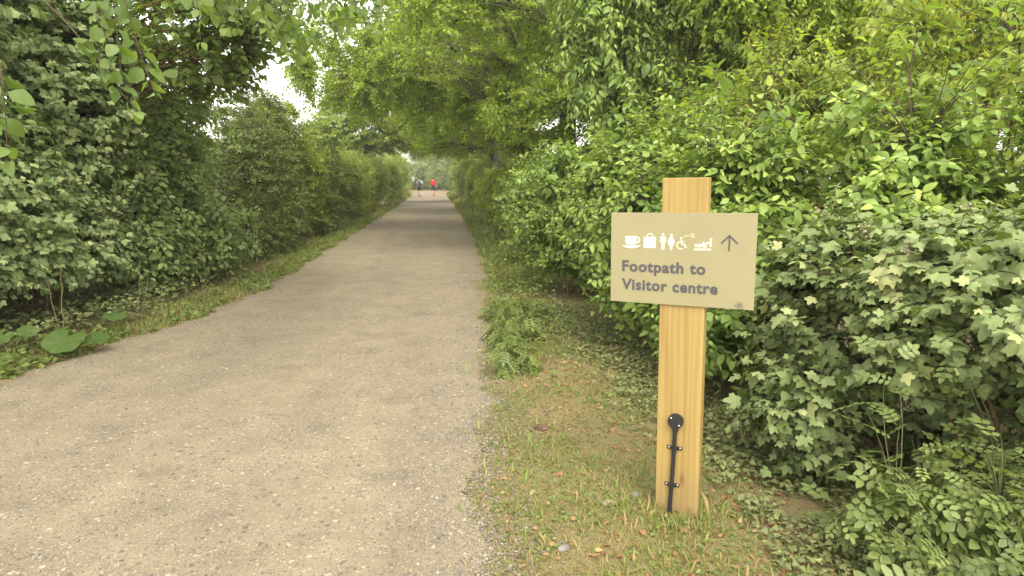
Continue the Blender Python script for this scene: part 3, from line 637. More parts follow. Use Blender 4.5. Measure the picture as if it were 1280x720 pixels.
YAW, ROLL = math.radians(-33.3), math.radians(.95)
sign = thing('footpath_sign', 'wooden post carrying a beige board that reads Footpath to Visitor centre', 'sign',
             (1.082, 2.640, float(gz(np.array(1.082), np.array(2.64))) - .01), (0, -ROLL, YAW))
SZ = 1.208 - sign.location.z
wood = wood_material()
bm = bmesh.new(); bm_box(bm, (.012, .041, (1.545 - .35) / 2), (.195, .07, 1.545 + .35), .004)
post = bm_obj('post', bm, wood, sign)
board_m = plain_mat('beige_painted_panel', (.240, .212, .113), .45, .4, 0, .05, 5)
BW, BH = .62, .404
bm = bmesh.new(); bm_box(bm, (0, 0, SZ), (BW, .006, BH), .0012)
board = bm_obj('board', bm, board_m, sign)
ink = plain_mat('grey_brown_lettering', (.066, .062, .064), .5, .3, 0, .05)
cream = plain_mat('cream_symbol', (.54, .52, .40), .5, .3, 0, .03)
dark_ink = plain_mat('dark_grey_arrow', (.075, .065, .062), .5, .3, 0, .05)
YF = -.0036    # face of the board

def uv_pt(X, Y):
    """photo-crop coordinates on the board -> board plane metres"""
    u = (X - 20) / 1013.0; v = (Y - (30 + 8 * u)) / (615 + 45 * u)
    return (u - .5) * BW, SZ + (.5 - v) * BH
def flat_polys(name, polys, mat, th=.0008):
    bm = bmesh.new()
    for p in polys:
        pts = [uv_pt(*q) for q in p]
        a = sum(pts[i][0] * pts[(i + 1) % len(pts)][1] - pts[(i + 1) % len(pts)][0] * pts[i][1] for i in range(len(pts)))
        if a < 0: pts = pts[::-1]
        vs = [bm.verts.new((x, YF - th, z)) for x, z in pts]; vb = [bm.verts.new((x, YF, z)) for x, z in pts]
        bm.faces.new(vs)
        for i in range(len(pts)):
            j = (i + 1) % len(pts); bm.faces.new((vs[j], vs[i], vb[i], vb[j]))
    return bm_obj(name, bm, mat, board)
def circ(cx, cy, r, ry=None, n=20, a0=0, a1=360):
    ry = r if ry is None else ry
    return [(cx + r * math.cos(math.radians(a0 + (a1 - a0) * i / n)), cy + ry * math.sin(math.radians(a0 + (a1 - a0) * i / n))) for i in range(n if a1 - a0 >= 360 else n + 1)]
def arc_band(cx, cy, r1, r2, a0, a1, n=12):
    out = []
    for i in range(n):
        p, q = math.radians(a0 + (a1 - a0) * i / n), math.radians(a0 + (a1 - a0) * (i + 1) / n)
        out.append([(cx + r1 * math.cos(p), cy + r1 * math.sin(p)), (cx + r2 * math.cos(p), cy + r2 * math.sin(p)), (cx + r2 * math.cos(q), cy + r2 * math.sin(q)), (cx + r1 * math.cos(q), cy + r1 * math.sin(q))])
    return out
def bar(x0, y0, x1, y1, w, w2=None):
    w2 = w if w2 is None else w2
    dx, dy = x1 - x0, y1 - y0; l = math.hypot(dx, dy); nx, ny = -dy / l / 2, dx / l / 2
    return [(x0 + nx * w, y0 + ny * w), (x1 + nx * w2, y1 + ny * w2), (x1 - nx * w2, y1 - ny * w2), (x0 - nx * w, y0 - ny * w)]
flat_polys('cup_symbol', [[(131, 191), (214, 191), (214, 232), (206, 249), (139, 249), (131, 232)]] + arc_band(216, 218, 13, 23, -85, 85) +
           [[(106, 255), (246, 255), (226, 267), (196, 275), (152, 275), (124, 267)]], cream)
flat_polys('bag_symbol', [[(266, 197), (354, 197), (354, 274), (266, 274)]] + arc_band(310, 196, 17, 25, 180, 360), cream)
flat_polys('man_symbol', [circ(405, 179, 9), [(386, 193), (424, 193), (427, 236), (420, 236), (418, 208), (416, 208), (416, 284), (407, 284), (406, 240), (404, 240), (403, 284), (394, 284), (394, 208), (392, 208), (390, 236), (383, 236)]], cream)
flat_polys('woman_symbol', [circ(463, 185, 9), [(450, 198), (476, 198), (489, 236), (482, 239), (472, 212), (484, 254), (472, 254), (472, 286), (465, 286), (465, 254), (461, 254), (461, 286), (454, 286), (454, 254), (442, 254), (454, 212), (444, 239), (437, 236)]], cream)
flat_polys('wheelchair_symbol', [circ(533, 206, 8)] + arc_band(530, 254, 22, 29, 60, 290) + [bar(533, 216, 537, 245, 9), bar(535, 227, 556, 229, 6), bar(536, 245, 556, 247, 8), bar(556, 246, 565, 272, 8), bar(565, 272, 574, 269, 6)], cream)
faded = plain_mat('worn_cream_symbol', (.40, .36, .22), .5, .3, 0, .2, 60)
flat_polys('key_symbol', [bar(546, 198, 600, 186, 7), bar(560, 190, 556, 181, 6), bar(575, 187, 571, 179, 6)] + arc_band(609, 185, 6, 14, 0, 360, 16) + [bar(604, 203, 626, 195, 4)], faded)
flat_polys('baby_changing_symbol', [[(622, 276), (739, 276), (739, 288), (622, 288)], circ(637, 256, 11), bar(652, 258, 690, 250, 26, 20), bar(688, 252, 716, 232, 12, 9), bar(684, 262, 712, 262, 12, 10), circ(735, 212, 9), bar(733, 225, 736, 262, 15, 18), bar(731, 232, 708, 246, 6), bar(676, 248, 690, 228, 7, 6)], cream)
flat_polys('arrow', [bar(858, 293, 858, 200, 11), bar(803, 241, 860, 186, 11), bar(856, 186, 914, 243, 11), [(850, 194), (858, 182), (866, 194), (858, 203)]], dark_ink)
flat_polys('corner_emblem', [circ(940 + 24 * math.cos(a) * k, 664 + 22 * math.sin(a) * k, 4.0, n=6) for a in [i * math.pi / 4 + .3 for i in range(8)] for k in (.45, 1.0)] + [circ(905, 668, 4.5, n=6), circ(962, 690, 5, n=6)], ink)

def text_mesh(s, X0, X1, Ybase, cap_px):
    """each word of a line as its own thin raised piece"""
    def glyphs(t):
        cu = bpy.data.curves.new('word', 'FONT'); cu.body = t; cu.size = 1; cu.offset = .034; cu.resolution_u = 6; cu.extrude = .004; cu.space_character = 1.1
        o = bpy.data.objects.new('word', cu); COL.objects.link(o); bpy.context.view_layer.update()
        me = bpy.data.meshes.new_from_object(o.evaluated_get(bpy.context.evaluated_depsgraph_get())); bpy.data.objects.remove(o)
        c = np.empty(len(me.vertices) * 3, np.float32); me.vertices.foreach_get('co', c)
        return me, c.reshape(-1, 3)
    whole, cw = glyphs(s); x0, x1 = cw[:, 0].min(), cw[:, 0].max(); cap = cw[cw[:, 0] < x0 + .3][:, 1].max()
    bpy.data.meshes.remove(whole)
    ax, az = uv_pt(X0, Ybase); k = (((X1 - 20) / 1013.0 - .5) * BW - ax) / (x1 - x0); kz = cap_px / 635 * BH / cap
    for i, wd in enumerate(s.split(' ')):
        me, c = glyphs(wd)
        xo = (x0 - c[:, 0].min()) if i == 0 else (x1 - c[:, 0].max())
        c2 = np.stack([ax + (c[:, 0] + xo - x0) * k, np.where(c[:, 2] > 0, YF - .0008, YF), az + c[:, 1] * kz], -1)
        me.vertices.foreach_set('co', c2.astype(np.float32).ravel()); me.materials.clear(); me.materials.append(ink); me.name = 'word'; me.update()
        link('word', me, board)
text_mesh('Footpath to', 108, 706, 431, 76)
text_mesh('Visitor centre', 106, 792, 558, 76)

# black conduit on the post
black = plain_mat('black_plastic', (.018, .018, .02), .38, .5, 0, .2)
steel = plain_mat('screw_steel', (.55, .53, .48), .35, .5, .9, .1)
con = thing('tmp', '', '')
bpy.data.objects.remove(con)
PF = .006   # front face of the post
acc = Acc()
pp = np.array([[.000, PF - .011, .44], [-.002, PF - .011, .34], [-.007, PF - .011, .20], [-.013, PF - .012, .08], [-.016, PF - .013, -.06]])
tubes(acc, [pp], [[.0095] * 5], 14)
pipe = link('conduit', acc.mesh('conduit', [black]), sign)
bm = bmesh.new()
r = bmesh.ops.create_cone(bm, cap_ends=True, segments=32, radius1=.034, radius2=.034, depth=.026)
bmesh.ops.rotate(bm, cent=(0, 0, 0), matrix=Matrix.Rotation(math.pi / 2, 3, 'X'), verts=r['verts'])
bmesh.ops.bevel(bm, geom=[e for e in bm.edges if len(e.link_faces) == 2 and e.calc_face_angle(0) > 1], offset=.004, segments=2, affect='EDGES')
bmesh.ops.translate(bm, vec=(.002, PF - .013, .462), verts=bm.verts)
cap = bm_obj('cap', bm, black, pipe)
bm = bmesh.new(); bm_box(bm, (.001, PF - .010, .425), (.026, .019, .03), .006); bm_obj('neck', bm, black, pipe)
def screw(p, parent):
    bm = bmesh.new(); r = bmesh.ops.create_uvsphere(bm, u_segments=12, v_segments=8, radius=.0048)
    bmesh.ops.scale(bm, vec=(1, .5, 1), verts=r['verts']); bmesh.ops.translate(bm, vec=p, verts=r['verts'])
    return bm_obj('screw', bm, steel, parent)
screw((-.016, PF - .0262, .477), cap); screw((.020, PF - .0262, .446), cap)
for zc, xc in ((.330, -.002), (.150, -.0095)):
    bm = bmesh.new()
    bm_box(bm, (xc - .022, PF - .002, zc), (.024, .004, .017), .0015); bm_box(bm, (xc + .022, PF - .002, zc), (.024, .004, .017), .0015)
    # saddle over the pipe
    ring = []
    for i in range(11):
        a = math.pi * i / 10
        ring.append([bm.verts.new((xc + math.cos(a) * rr, PF - .010 - math.sin(a) * rr if rr > 0 else 0, zc + dz)) for dz in (-.0085, .0085) for rr in (.0105, .0145)])
    for i in range(10):
        a, b = ring[i], ring[i + 1]
        for p, q in ((0, 1), (1, 3), (3, 2), (2, 0)): bm.faces.new((a[p], a[q], b[q], b[p]))
    for sx in (-1, 1): bm_box(bm, (xc + sx * .0125, PF - .0065, zc), (.004, .010, .0165), 0)
    bmesh.ops.recalc_face_normals(bm, faces=bm.faces)
    clip = bm_obj('clip', bm, black, pipe)
    screw((xc - .025, PF - .0045, zc), clip); screw((xc + .025, PF - .0045, zc + .001), clip)

# ------------------------------------------------------------------ walkers
skin_m = plain_mat('skin', (.42, .25, .17), .55, .35, 0, .06)
def skinned(name, J, E, mat, parent, root=0, sub=2):
    me = bpy.data.meshes.new(name); me.from_pydata([j[0] for j in J], E, [])
    o = bpy.data.objects.new(name, me); COL.objects.link(o)
    o.modifiers.new('s', 'SKIN'); o.modifiers.new('u', 'SUBSURF').levels = sub
    sv = me.skin_vertices[0].data if me.skin_vertices else None
    if sv is None:
        me.attributes.new('x', 'FLOAT', 'POINT')
    for i, j in enumerate(J):
        r = j[1]; sv[i].radius = (r, r) if not isinstance(r, tuple) else r
        sv[i].use_root = (i == root)
    bpy.context.view_layer.update()
    m2 = bpy.data.meshes.new_from_object(o.evaluated_get(bpy.context.evaluated_depsgraph_get()))
    bpy.data.objects.remove(o); m2.materials.clear(); m2.materials.append(mat); m2.name = name
    return link(name, m2, parent)
def chain(J, E, start, pts):
    p = start
    for q in pts:
        J.append(q); E.append((p, len(J) - 1)); p = len(J) - 1
    return p
def walker(label, loc, h, shirt_c, short_c, pack_c, pack_label, hair_c, ph, shoe_c=(.03, .03, .03), arm=1):
    t = thing('person', label, 'person', loc); k = h / 1.75
    s = ph
    def leg(sx, f):   # f: stride forward (+y)
        return [((sx * .095, 0, .90 * k), .085), ((sx * .10, .16 * f, .50 * k), .062), ((sx * .10, .16 * f - .05 - .03 * abs(f), .30 * k), .056), ((sx * .10, .30 * f - .02, .09 * k), .040), ((sx * .11, .30 * f + .06, .045), .038), ((sx * .115, .30 * f + .15, .03), .030)]
    la, ra = leg(-1, s), leg(1, -s)
    J = [((0, 0, .95 * k), (.15, .11)), ((0, .01, 1.10 * k), (.135, .10)), ((0, .01, 1.28 * k), (.16, .11)), ((0, 0, 1.42 * k), (.12, .08)), ((0, .005, 1.50 * k), .058), ((0, .02, 1.58 * k), .078), ((0, .02, 1.66 * k), .098), ((0, .015, 1.73 * k), .06)]
    E = [(i, i + 1) for i in range(7)]
    chain(J, E, 5, [((0, .10, 1.60 * k), .02), ((0, .125, 1.595 * k), .013)])
    for sx in (-1, 1): chain(J, E, 6, [((sx * .095, .01, 1.62 * k), .018)])
    arms = {}
    for sx in (-1, 1):
        f = -s * sx * -1 * .8
        pts = [((sx * .19, 0, 1.40 * k), .055), ((sx * .235, -.06 * f - .02, 1.13 * k), .042), ((sx * .245, .10 * f + .05, .90 * k), .030)]
        arms[sx] = pts
        w = chain(J, E, 3, pts)
        pal = chain(J, E, w, [((sx * .245, .10 * f + .07, .84 * k), .028)])
        px_, py_, pz_ = J[pal][0]
        for q in range(4): chain(J, E, pal, [((px_ - sx * .004, py_ - .027 + .018 * q, pz_ - .045), .008), ((px_ - sx * .018, py_ - .024 + .016 * q, pz_ - (.078 + .008 * (q in (1, 2)))), .007)])
        chain(J, E, pal, [((px_ - sx * .02, py_ + .035, pz_ - .01), .010), ((px_ - sx * .03, py_ + .045, pz_ - .04), .008)])
    for l in (la, ra): chain(J, E, 0, l)
    skinned('body', J, E, skin_m, t)
    sm = plain_mat('shirt_cloth', shirt_c, .85, .2, 0, .1); cm = plain_mat('shorts_cloth', short_c, .85, .2, 0, .1)
    J = [((0, 0, .97 * k), (.172, .13)), ((0, .01, 1.10 * k), (.158, .122)), ((0, .01, 1.28 * k), (.18, .132)), ((0, 0, 1.42 * k), (.135, .095)), ((0, 0, 1.475 * k), .075)]; E = [(i, i + 1) for i in range(4)]
    for sx in (-1, 1):
        a, b = np.array(arms[sx][0][0]), np.array(arms[sx][1][0]); chain(J, E, 3, [(tuple(a), .075), (tuple(a + (b - a) * .75), .066)])
    skinned('shirt', J, E, sm, t)
    J = [((0, 0, 1.0 * k), (.165, .125)), ((0, 0, .92 * k), (.168, .13))]; E = [(0, 1)]
    for l in (la, ra):
        a, b = np.array(l[0][0]), np.array(l[1][0]); chain(J, E, 1, [(tuple(a - [0, 0, .03]), .105), (tuple(a + (b - a) * .95), .085)])
    skinned('shorts', J, E, cm, t)
    hm = plain_mat('hair', hair_c, .7, .3, 0, .2)
    skinned('hair', [((0, -.005, 1.60 * k), .07), ((0, -.005, 1.665 * k), .105), ((0, .0, 1.735 * k), .07)], [(0, 1), (1, 2)], hm, t, sub=2)
    shm = plain_mat('shoe', shoe_c, .7, .3)
    for l in (la, ra): skinned('shoe', [((l[3][0][0], l[3][0][1], .08), .05), ((l[4][0][0], l[4][0][1], .05), .046), ((l[5][0][0], l[5][0][1] + .02, .038), .036)], [(0, 1), (1, 2)], shm, t, sub=1)
    pk = thing('backpack', pack_label, 'backpack', (loc[0], loc[1] - .19, loc[2] + 1.0 * k))
    pm = plain_mat('backpack_cloth', pack_c, .8, .25, 0, .15); dm = plain_mat('strap_webbing', (.03, .03, .035), .8, .2)
    bm = bmesh.new(); bm_box(bm, (0, -.02, .22 * k), (.30, .17, .44 * k), .06); bm_obj('bag', bm, pm, pk)
    bm = bmesh.new(); bm_box(bm, (0, -.125, .13 * k), (.22, .05, .18 * k), .022); bm_obj('pocket', bm, pm, pk)
    for sx in (-1, 1):
        a2 = Acc(); tubes(a2, [np.array([(sx * .10, .05, .40 * k), (sx * .11, .14, .47 * k), (sx * .12, .30, .44 * k), (sx * .13, .34, .28 * k), (sx * .14, .28, .12 * k), (sx * .13, .06, .06 * k)])], [[.018] * 6], 6)
        link('strap', a2.mesh('strap', [dm]), pk)
    return t
WY = 60.0
walker('walker in a pale grey-blue shirt and dark shorts, seen from behind', (-1.06, WY, float(gz(np.array(-1.06), np.array(WY)))), 1.74, (.42, .50, .55), (.03, .04, .045), (.05, .06, .075), 'dark backpack on the pale-shirted walker', (.10, .07, .04), .75)
walker('walker in a red top and dark green shorts, seen from behind', (.18, WY + .4, float(gz(np.array(.18), np.array(WY)))), 1.76, (.50, .02, .035), (.015, .07, .05), (.42, .015, .035), 'red backpack on the red-topped walker', (.05, .035, .025), -.7)

# ------------------------------------------------------------------ verge cover
def hedge_face(y):
    return lerp(y, [(0, 1.5), (2.2, 1.45), (2.8, 1.55), (3.4, 1.65), (4.8, 1.63), (6.9, 1.35), (10.8, 1.1), (15, 1.25), (25, 1.6), (70, 2.2)])
def patches(x, y, s=1.0, o=0.0): return noise2(x * 1.7 * s + o, y * 1.7 * s - o)
def grass():
    rng = np.random.default_rng(61); acc = Acc()
    def blades(x, y, ln, wd, tint, lean=.6):
        n = len(x)
        P = np.stack([x, y, gz(x, y) - .003], -1); a = rng.random(n) * 6.283; q = np.abs(rng.normal(0, lean, n))
        D = np.stack([np.cos(a) * q, np.sin(a) * q, np.ones(n)], -1)
        Nn = np.stack([-np.cos(a), -np.sin(a), q], -1) + rng.normal(0, .3, (n, 3))
        V, F = T_blade(); V = V * np.array([wd, 1, 1])
        scatter(acc, (V, F), P, D, Nn, ln, np.clip(tint, 0, 1), rng, .3, .8)
    # near right verge: short, half dry
    n = 70000
    y = 1.9 + 8 * rng.random(n) ** 1.5; w0 = xr(y) - .22; w1 = hedge_face(y) + .1
    u = rng.random(n); x = w0 + (w1 - w0) * u
    pn = patches(x, y); keep = (rng.random(n) < .38 + .55 * sstep(-.35, .3, pn)) & (rng.random(n) < sstep(.0, .30, u + .10 * patches(x, y, 3, 1)) ** 1.3 * .94 + .01) & (rng.random(n) < 1 - .75 * sstep(.62, 1, u))
    x, y, pn = x[keep], y[keep], pn[keep]; n = len(x)
    green = rng.random(n) < .52 + .36 * sstep(-.1, .5, pn)
    t = np.where(green, rng.normal(.68, .15, n), rng.normal(.15, .1, n))
    blades(x, y, np.exp(rng.normal(math.log(.024), .45, n)), 1.3, t, 1.0)
    # tufts against the post foot
    n = 900; a = rng.random(n) * 6.283; r_ = .06 + np.abs(rng.normal(0, .09, n)); x = 1.09 + r_ * np.cos(a) * 1.4; y = 2.62 + r_ * np.sin(a)
    blades(x, y, np.exp(rng.normal(math.log(.035), .4, n)), 1.2, np.where(rng.random(n) < .65, rng.normal(.7, .15, n), .15), .6)
    # thatch lying flat
    n = 9000; y = 1.9 + 6 * rng.random(n) ** 1.4; x = xr(y) + .02 + (hedge_face(y) - xr(y)) * rng.random(n)
    blades(x, y, rng.uniform(.03, .08, n), .6, rng.normal(.14, .08, n), 7)
    # taller along both sides further off
    for side in (1, -1):
        n = 15000; y = 6 + 58 * rng.random(n) ** 1.6
        off = np.abs(rng.normal(0, .22, n)) + .03
        x = xr(y) + off + .1 if side > 0 else xl(y) - off
        if side > 0: k = y > 9.0; x, y, off = x[k], y[k], off[k]; n = len(x)
        ln = np.clip(.03 + (.10 if side < 0 else .2) * off + .004 * np.maximum(y - 9, 0), .03, .30) * np.exp(rng.normal(0, .3, n))
        blades(x, y, ln, 1.0 + .035 * y[0:1].mean(), np.where(rng.random(n) < .75, rng.normal(.72, .15, n), rng.normal(.2, .1, n)), .5)
    tag(link('grass', acc.mesh('grass', [M['grass']])), 'thin half-dry grass growing on the verges', 'grass', kind='stuff')
grass()

def ground_leaves(name, label, cat, seed, jobs, mat):
    rng = np.random.default_rng(seed); acc = Acc()
    for tm, x, y, z, s, up in jobs(rng):
        n = len(x); a = rng.random(n) * 6.283
        P = np.stack([x, y, gz(x, y) + z], -1)
        D = np.stack([np.cos(a), np.sin(a), rng.normal(.05, .25, n)], -1)
        Nn = np.stack([rng.normal(0, up, n), rng.normal(-.1, up, n), np.ones(n)], -1)
        scatter(acc, tm, P, D, Nn, s, np.clip(rng.normal(.5, .2, n), 0, 1), rng)
    tag(link(name, acc.mesh(name, [mat])), label, cat, kind='stuff')

def ivy_jobs(rng):
    n = 12000; y = 1.9 + 5.7 * rng.random(n); f = hedge_face(y)
    x = f + rng.normal(.12, .30, n)
    k = (x > f - np.interp(y, [2.0, 2.6, 3.0, 3.6, 7], [.1, .12, .22, .6, .62])) & (patches(x, y, 1.3, 2) > -.55) & (x < f + 1.0) & (x > xr(y) + .45)
    x, y = x[k], y[k]; n = len(x)
    yield IV, x, y, rng.random(n) * .05 + .012, rng.uniform(.016, .036, n), .45
    n = 5000; y = 5.8 + 4.5 * rng.random(n); x = -3.2 - 1.6 * rng.random(n); k = x < xl(y) - .45; x, y = x[k], y[k]; n = len(x)
    yield IV, x, y, rng.random(n) * .22 + .015, rng.uniform(.03, .06, n), .6
ground_leaves('ivy_ground_cover', 'small dark ivy leaves creeping over the shaded ground under the hedges', 'ivy', 62, ivy_jobs, M['ivy'])

def weed_jobs(rng):
    n = 9000; y = 2.0 + 6 * rng.random(n) ** 1.3; u = rng.random(n); x = xr(y) + .05 + (hedge_face(y) - xr(y)) * u
    k = patches(x, y, 1.6, 5) > -.25; x, y = x[k], y[k]; n = len(x)
    yield T_simple(.7), x, y, rng.random(n) * .02 + .006, rng.uniform(.010, .026, n), .35
    n = 6500; y = 5.3 + 26 * rng.random(n) ** 1.5; off = rng.random(n) ** 1.4 * .6; x = xl(y) - .04 - off
    k = patches(x, y, 1.2, 8) > -.35; x, y, off = x[k], y[k], off[k]; n = len(x)
    yield T_simple(.6), x, y, rng.random(n) ** 1.5 * (.05 + .28 * off) + .01, rng.uniform(.025, .07, n) * (1 + y * .012), .5
    n = 11000; y = 4.6 + 26 * rng.random(n) ** 1.5; off = rng.random(n) ** 1.2 * .75; x = xr(y) + .10 + off
    k = (patches(x, y, 1.2, 11) > -.4) & (rng.random(n) < sstep(4.4, 8.5, y + .6 * patches(x, y, 2, 3))); x, y, off = x[k], y[k], off[k]; n = len(x)
    yield T_simple(.6), x, y, rng.random(n) ** 1.4 * (.05 + .4 * off) + .01, rng.uniform(.025, .065, n) * (1 + y * .012), .5
ground_leaves('undergrowth', 'low green weeds and seedlings along the edges of the path', 'weeds', 63, weed_jobs, M['herb'])

def litter_jobs(rng):
    n = 1500; y = 2.0 + 6.5 * rng.random(n) ** 1.3; x = xr(y) - .05 + (hedge_face(y) + .3 - xr(y)) * rng.random(n) ** .7
    yield T_ovate(.6, .1, .35), x, y, rng.random(n) * .008 + .006, rng.uniform(.010, .040, n), .35
    n = 500; y = 5.4 + 9 * rng.random(n) ** 1.3; x = xl(y) + .06 - .8 * rng.random(n)
    yield T_ovate(.6, .1, .35), x, y, rng.random(n) * .01 + .006, rng.uniform(.02, .06, n), .35
    n = 90; y = 2.4 + 9 * rng.random(n); x = xl(y) + (xr(y) - xl(y)) * rng.random(n)
    yield T_ovate(.6, .1, .3), x, y, .006 + 0 * x, rng.uniform(.012, .03, n), .2
ground_leaves('leaf_litter', 'scattered brown dead leaves on the verges', 'dead leaves', 64, litter_jobs, M['litter'])

# low herbs at the gravel edge
for (x, y, r, s, lab) in [(.72, 5.9, .26, 71, 'leafy low herb at the gravel edge left of the sign, middle of three'), (.66, 4.95, .20, 72, 'small feathery herb nearest the viewer at the gravel edge'), (.86, 6.9, .30, 73, 'farthest and tallest of the three feathery herbs at the gravel edge')]:
    plant('verge_herb', lab, 'plant', (x, y, float(gz(np.array(x), np.array(y)))), [(x, y, .17, r, r, .14)], 70, PN2, 'herb', .17, s, group='low herbs at the gravel edge', nodes=3, node=.06, limbs=5, limb_r=.004, pair=False, twig='twig_green', bark='twig_green',
          droop=.15, upness=1.3, outness=.2, zmin=.05, twig_r=.0016, tint0=.5)

# butterbur: each big round leaf on its own stalk
def round_leaf(rng, r):
    n = 40; V = [(0, 0, 0)]; F = []
    ph = rng.random(3) * 6
    for k, f in enumerate((.35, .7, 1.0)):
        for i in range(n):
            a = 2 * math.pi * i / n
            notch = 1 - .75 * math.exp(-((((a + math.pi) % (2 * math.pi)) - math.pi) / .22) ** 2) * f
            rr = r * f * notch * (1 + .05 * math.sin(3 * a + ph[0]) + .035 * math.sin(13 * a + ph[1]) * (f > .9) + .03 * math.sin(7 * a + ph[2]))
            V.append((rr * math.cos(a), rr * math.sin(a), .16 * r * f * f + .035 * r * f * math.sin(7 * a + ph[1]) + .05 * r * math.sin(2 * a + ph[2]) * f - .30 * r * max(0, f - .6)))
    for i in range(n): F.append((0, 1 + i, 1 + (i + 1) % n))
    for k in range(2):
        for i in range(n):
            a, b = 1 + k * n + i, 1 + k * n + (i + 1) % n; F.append((a, a + n, b + n, b))
    return np.array(V), F
def butterbur(label, x, y, leaves, seed):
    rng = np.random.default_rng(seed); z0 = float(gz(np.array(x), np.array(y)))
    t = thing('butterbur', label, 'plant', (x, y, z0), group='butterbur plants at the left edge')
    for (dx, dy, h, r, tx, ty, rot, tint) in leaves:
        a = Acc(); V, F = round_leaf(rng, r * .82)
        R = np.array(Euler((tx, ty, 0)).to_matrix() @ Euler((0, 0, rot)).to_matrix()); V = V @ R.T + np.array([dx, dy, h])
        a.add(V, [len(f) for f in F], np.concatenate([np.array(f) for f in F]), np.full(len(V), tint))
        lf = link('leaf', a.mesh('leaf', [M['butterbur']]), t)
        s = Acc(); tubes(s, [bez(np.array([0, 0, -.02]), np.array([dx * .3, dy * .3, h * .8]), np.array([dx, dy, h]), np.linspace(0, 1, 7))], [np.linspace(.007, .005, 7)], 6)
        link('stalk', s.mesh('stalk', [M['twig_green']]), t)
butterbur('broad round-leaved butterbur by the dry stalks at the left path edge', -3.22, 5.95, [(0, -.05, .15, .20, .45, .1, 1.5, .45), (.16, .1, .13, .15, .2, .2, 2.6, .3), (-.12, .12, .19, .13, .3, -.2, .4, .5)], 81)
butterbur('yellowing smaller butterbur at the far left edge of the path', -3.62, 5.82, [(-.1, .05, .20, .13, .5, -.1, 1.2, .6), (.05, -.12, .07, .10, .3, .2, 1.9, 1.0), (.1, .1, .24, .10, .4, .3, .3, .5), (-.22, -.1, .10, .12, .4, .1, 1.4, .8)], 82)
butterbur('single butterbur leaf standing upright farther along the left hedge foot', -3.18, 6.75, [(0, 0, .18, .13, .35, .1, 1.5, .35)], 83)

# dry stalks on the left, a bent reed
def stalk(name, label, x, y, lines, seed):
    t = thing(name, label, 'dry stalk', (x, y, float(gz(np.array(x), np.array(y)))))
    rng = np.random.default_rng(seed)
    for pts, r in lines:
        p = np.array(pts, float); k = np.linspace(0, len(p) - 1, 14); q = np.stack([np.interp(k, np.arange(len(p)), p[:, i]) for i in range(3)], -1)
        q[1:-1] += rng.normal(0, .008, (12, 3)); a = Acc(); tubes(a, [q], [np.linspace(r, r * .4, 14)], 6)
        link('stem', a.mesh('stem', [M['twig_tan']]), t)
stalk('dry_stalk', 'branching tan dead stalk rising behind the broad butterbur', -3.42, 6.25, [([(0, 0, -.03), (-.04, 0, .25), (-.10, .02, .62)], .006), ([(0, 0, -.03), (.03, 0, .3), (.04, 0, .78)], .007), ([(.025, 0, .18), (.12, 0, .38), (.22, .03, .6)], .004)], 91)
stalk('dry_stalk', 'thin pair of brown dead stalks right of the butterbur', -3.1, 7.0, [([(0, 0, -.03), (.05, 0, .3), (.08, .02, .72)], .005), ([(.03, .02, -.03), (.11, 0, .35), (.17, 0, .55)], .004)], 92)
stalk('bent_reed', 'pale bent reed folded into an upside-down V by the left hedge', -2.98, 8.3, [([(-.14, 0, -.03), (-.02, 0, .26), (.06, 0, .42)], .006), ([(.06, 0, .42), (.14, 0, .28), (.24, -.02, .12)], .006)], 93)

# a few bigger stones on the verge
stone_m = plain_mat('grey_stone', (.17, .16, .15), .85, .2, 0, .3, 14)
stone_w = plain_mat('pale_flint', (.24, .19, .125), .8, .2, 0, .25, 14)
def stone(x, y, s, m_, lab, seed):
    rng = np.random.default_rng(seed); bm = bmesh.new(); bmesh.ops.create_icosphere(bm, subdivisions=3, radius=1)
    dirs = unit(rng.normal(0, 1, (9, 3))); 
    for v in bm.verts:
        c = np.array(v.co); d = min(1.0, min((.72 + .12 * i % .3) / max(1e-3, float(c @ dd)) if float(c @ dd) > .3 else 9 for i, dd in enumerate(dirs)))
        v.co = Vector(c * d * np.array(s)); 
    o = bm_obj('stone', bm, m_); o.location = (x, y, float(gz(np.array(x), np.array(y))) + s[2] * .35); o.rotation_euler = (0, 0, seed)
    for p in o.data.polygons: p.use_smooth = False
    tag(o, lab, 'stone')
stone(.80, 2.72, (.040, .022, .018), stone_w, 'flat pale stone on the bare earth left of the post foot', 3)
stone(.95, 2.80, (.030, .020, .015), stone_m, 'grey stone touching the left side of the post foot', 4)
stone(.52, 2.42, (.022, .030, .014), stone_m, 'grey stone in the grass at the bottom, nearest the viewer', 5)
stone(.66, 3.75, (.055, .035, .022), plain_mat('brown_clod', (.10, .065, .045), .95, .1, 0, .4, 20), 'dark brown clod of earth on the ivy-edged verge', 6)
#@@ENDX@@

# ------------------------------------------------------------------ camera, light, render
cam = bpy.data.cameras.new('camera'); co = bpy.data.objects.new('camera', cam); COL.objects.link(co)
cam.sensor_width = 36; cam.lens = 22.5; cam.clip_start = .05; cam.clip_end = 3000
co.location = (0, 0, 1.55); co.rotation_euler = (math.radians(90 - 9.6), 0, math.radians(-7.1))
SC.camera = co

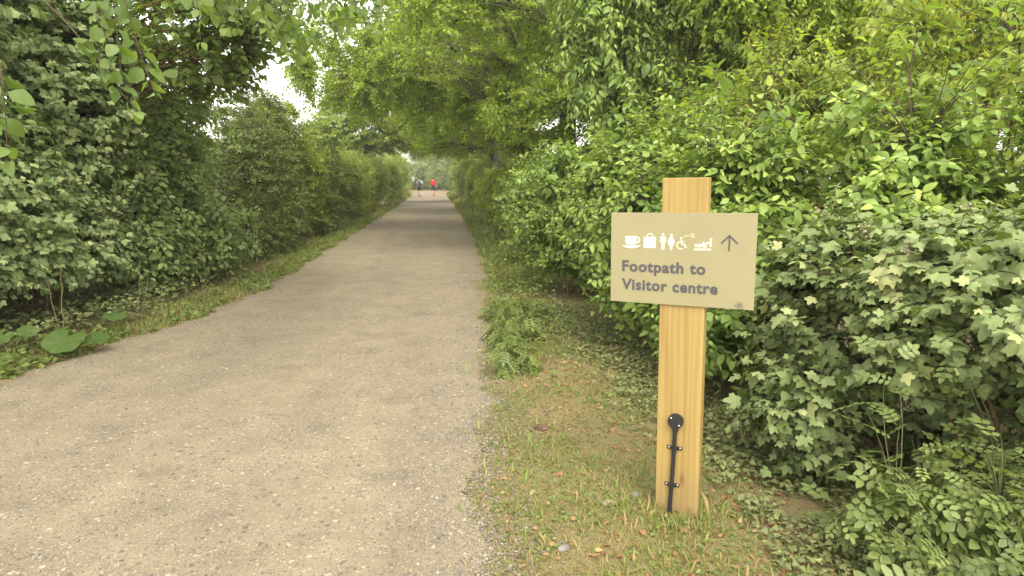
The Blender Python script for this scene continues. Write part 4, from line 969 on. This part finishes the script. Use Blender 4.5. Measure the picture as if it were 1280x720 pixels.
HAZE = .0014
if HAZE:
    bm = bmesh.new(); bm_box(bm, (0, 430, 6.8), (1300, 1170, 17.6)); hm, hnt, hout = new_mat('thin_air')
    pv = hnt.nodes.new('ShaderNodeVolumePrincipled'); pv.inputs['Color'].default_value = (.95, .97, .92, 1); pv.inputs['Density'].default_value = HAZE; pv.inputs['Anisotropy'].default_value = .3
    hnt.links.new(pv.outputs[0], hout.inputs['Volume']); hz = bm_obj('haze', bm, hm); tag(hz, 'thin pale summer haze hanging along the lane', 'haze', kind='stuff')

SUN_EL, SUN_AZ = 55, 176      # high behind the camera, veiled by cloud
w = bpy.data.worlds.new('World'); SC.world = w; w.use_nodes = True
nt = w.node_tree; bg = nt.nodes['Background']
sky = nt.nodes.new('ShaderNodeTexSky'); sky.sky_type = 'NISHITA'; sky.sun_disc = False
sky.sun_elevation = math.radians(SUN_EL); sky.sun_rotation = math.radians(SUN_AZ)
sky.air_density = 1.0; sky.dust_density = 2.0; sky.ozone_density = .6
hs = nt.nodes.new('ShaderNodeHueSaturation'); hs.inputs['Saturation'].default_value = .22
nt.links.new(sky.outputs[0], hs.inputs['Color']); wm = nt.nodes.new('ShaderNodeMix'); wm.data_type = 'RGBA'; wm.blend_type = 'MULTIPLY'; wm.inputs[0].default_value = 1; wm.inputs[7].default_value = (1.04, 1.0, .92, 1)   # warm cloud cover
nt.links.new(hs.outputs[0], wm.inputs[6]); nt.links.new(wm.outputs[2], bg.inputs['Color'])
bg.inputs['Strength'].default_value = .15
sl = bpy.data.lights.new('sun', 'SUN'); sl.energy = .6; sl.angle = math.radians(40); sl.color = (1, .95, .84)
so = bpy.data.objects.new('sun', sl); COL.objects.link(so)
az, el = math.radians(SUN_AZ), math.radians(SUN_EL)
sd = Vector((math.sin(az) * math.cos(el), math.cos(az) * math.cos(el), math.sin(el)))
so.rotation_euler = sd.to_track_quat('Z', 'Y').to_euler()

SC.view_settings.view_transform = 'Standard'; SC.view_settings.look = 'None'; SC.view_settings.gamma = 1
SC.view_settings.exposure = 2.25
SC.render.engine = 'CYCLES'
cy = SC.cycles
cy.max_bounces = 12; cy.diffuse_bounces = 10; cy.glossy_bounces = 2; cy.transmission_bounces = 4; cy.transparent_max_bounces = 4
cy.caustics_reflective = False; cy.caustics_refractive = False
cy.use_denoising = True; cy.use_adaptive_sampling = True; cy.adaptive_threshold = .015
cy.sample_clamp_indirect = 8
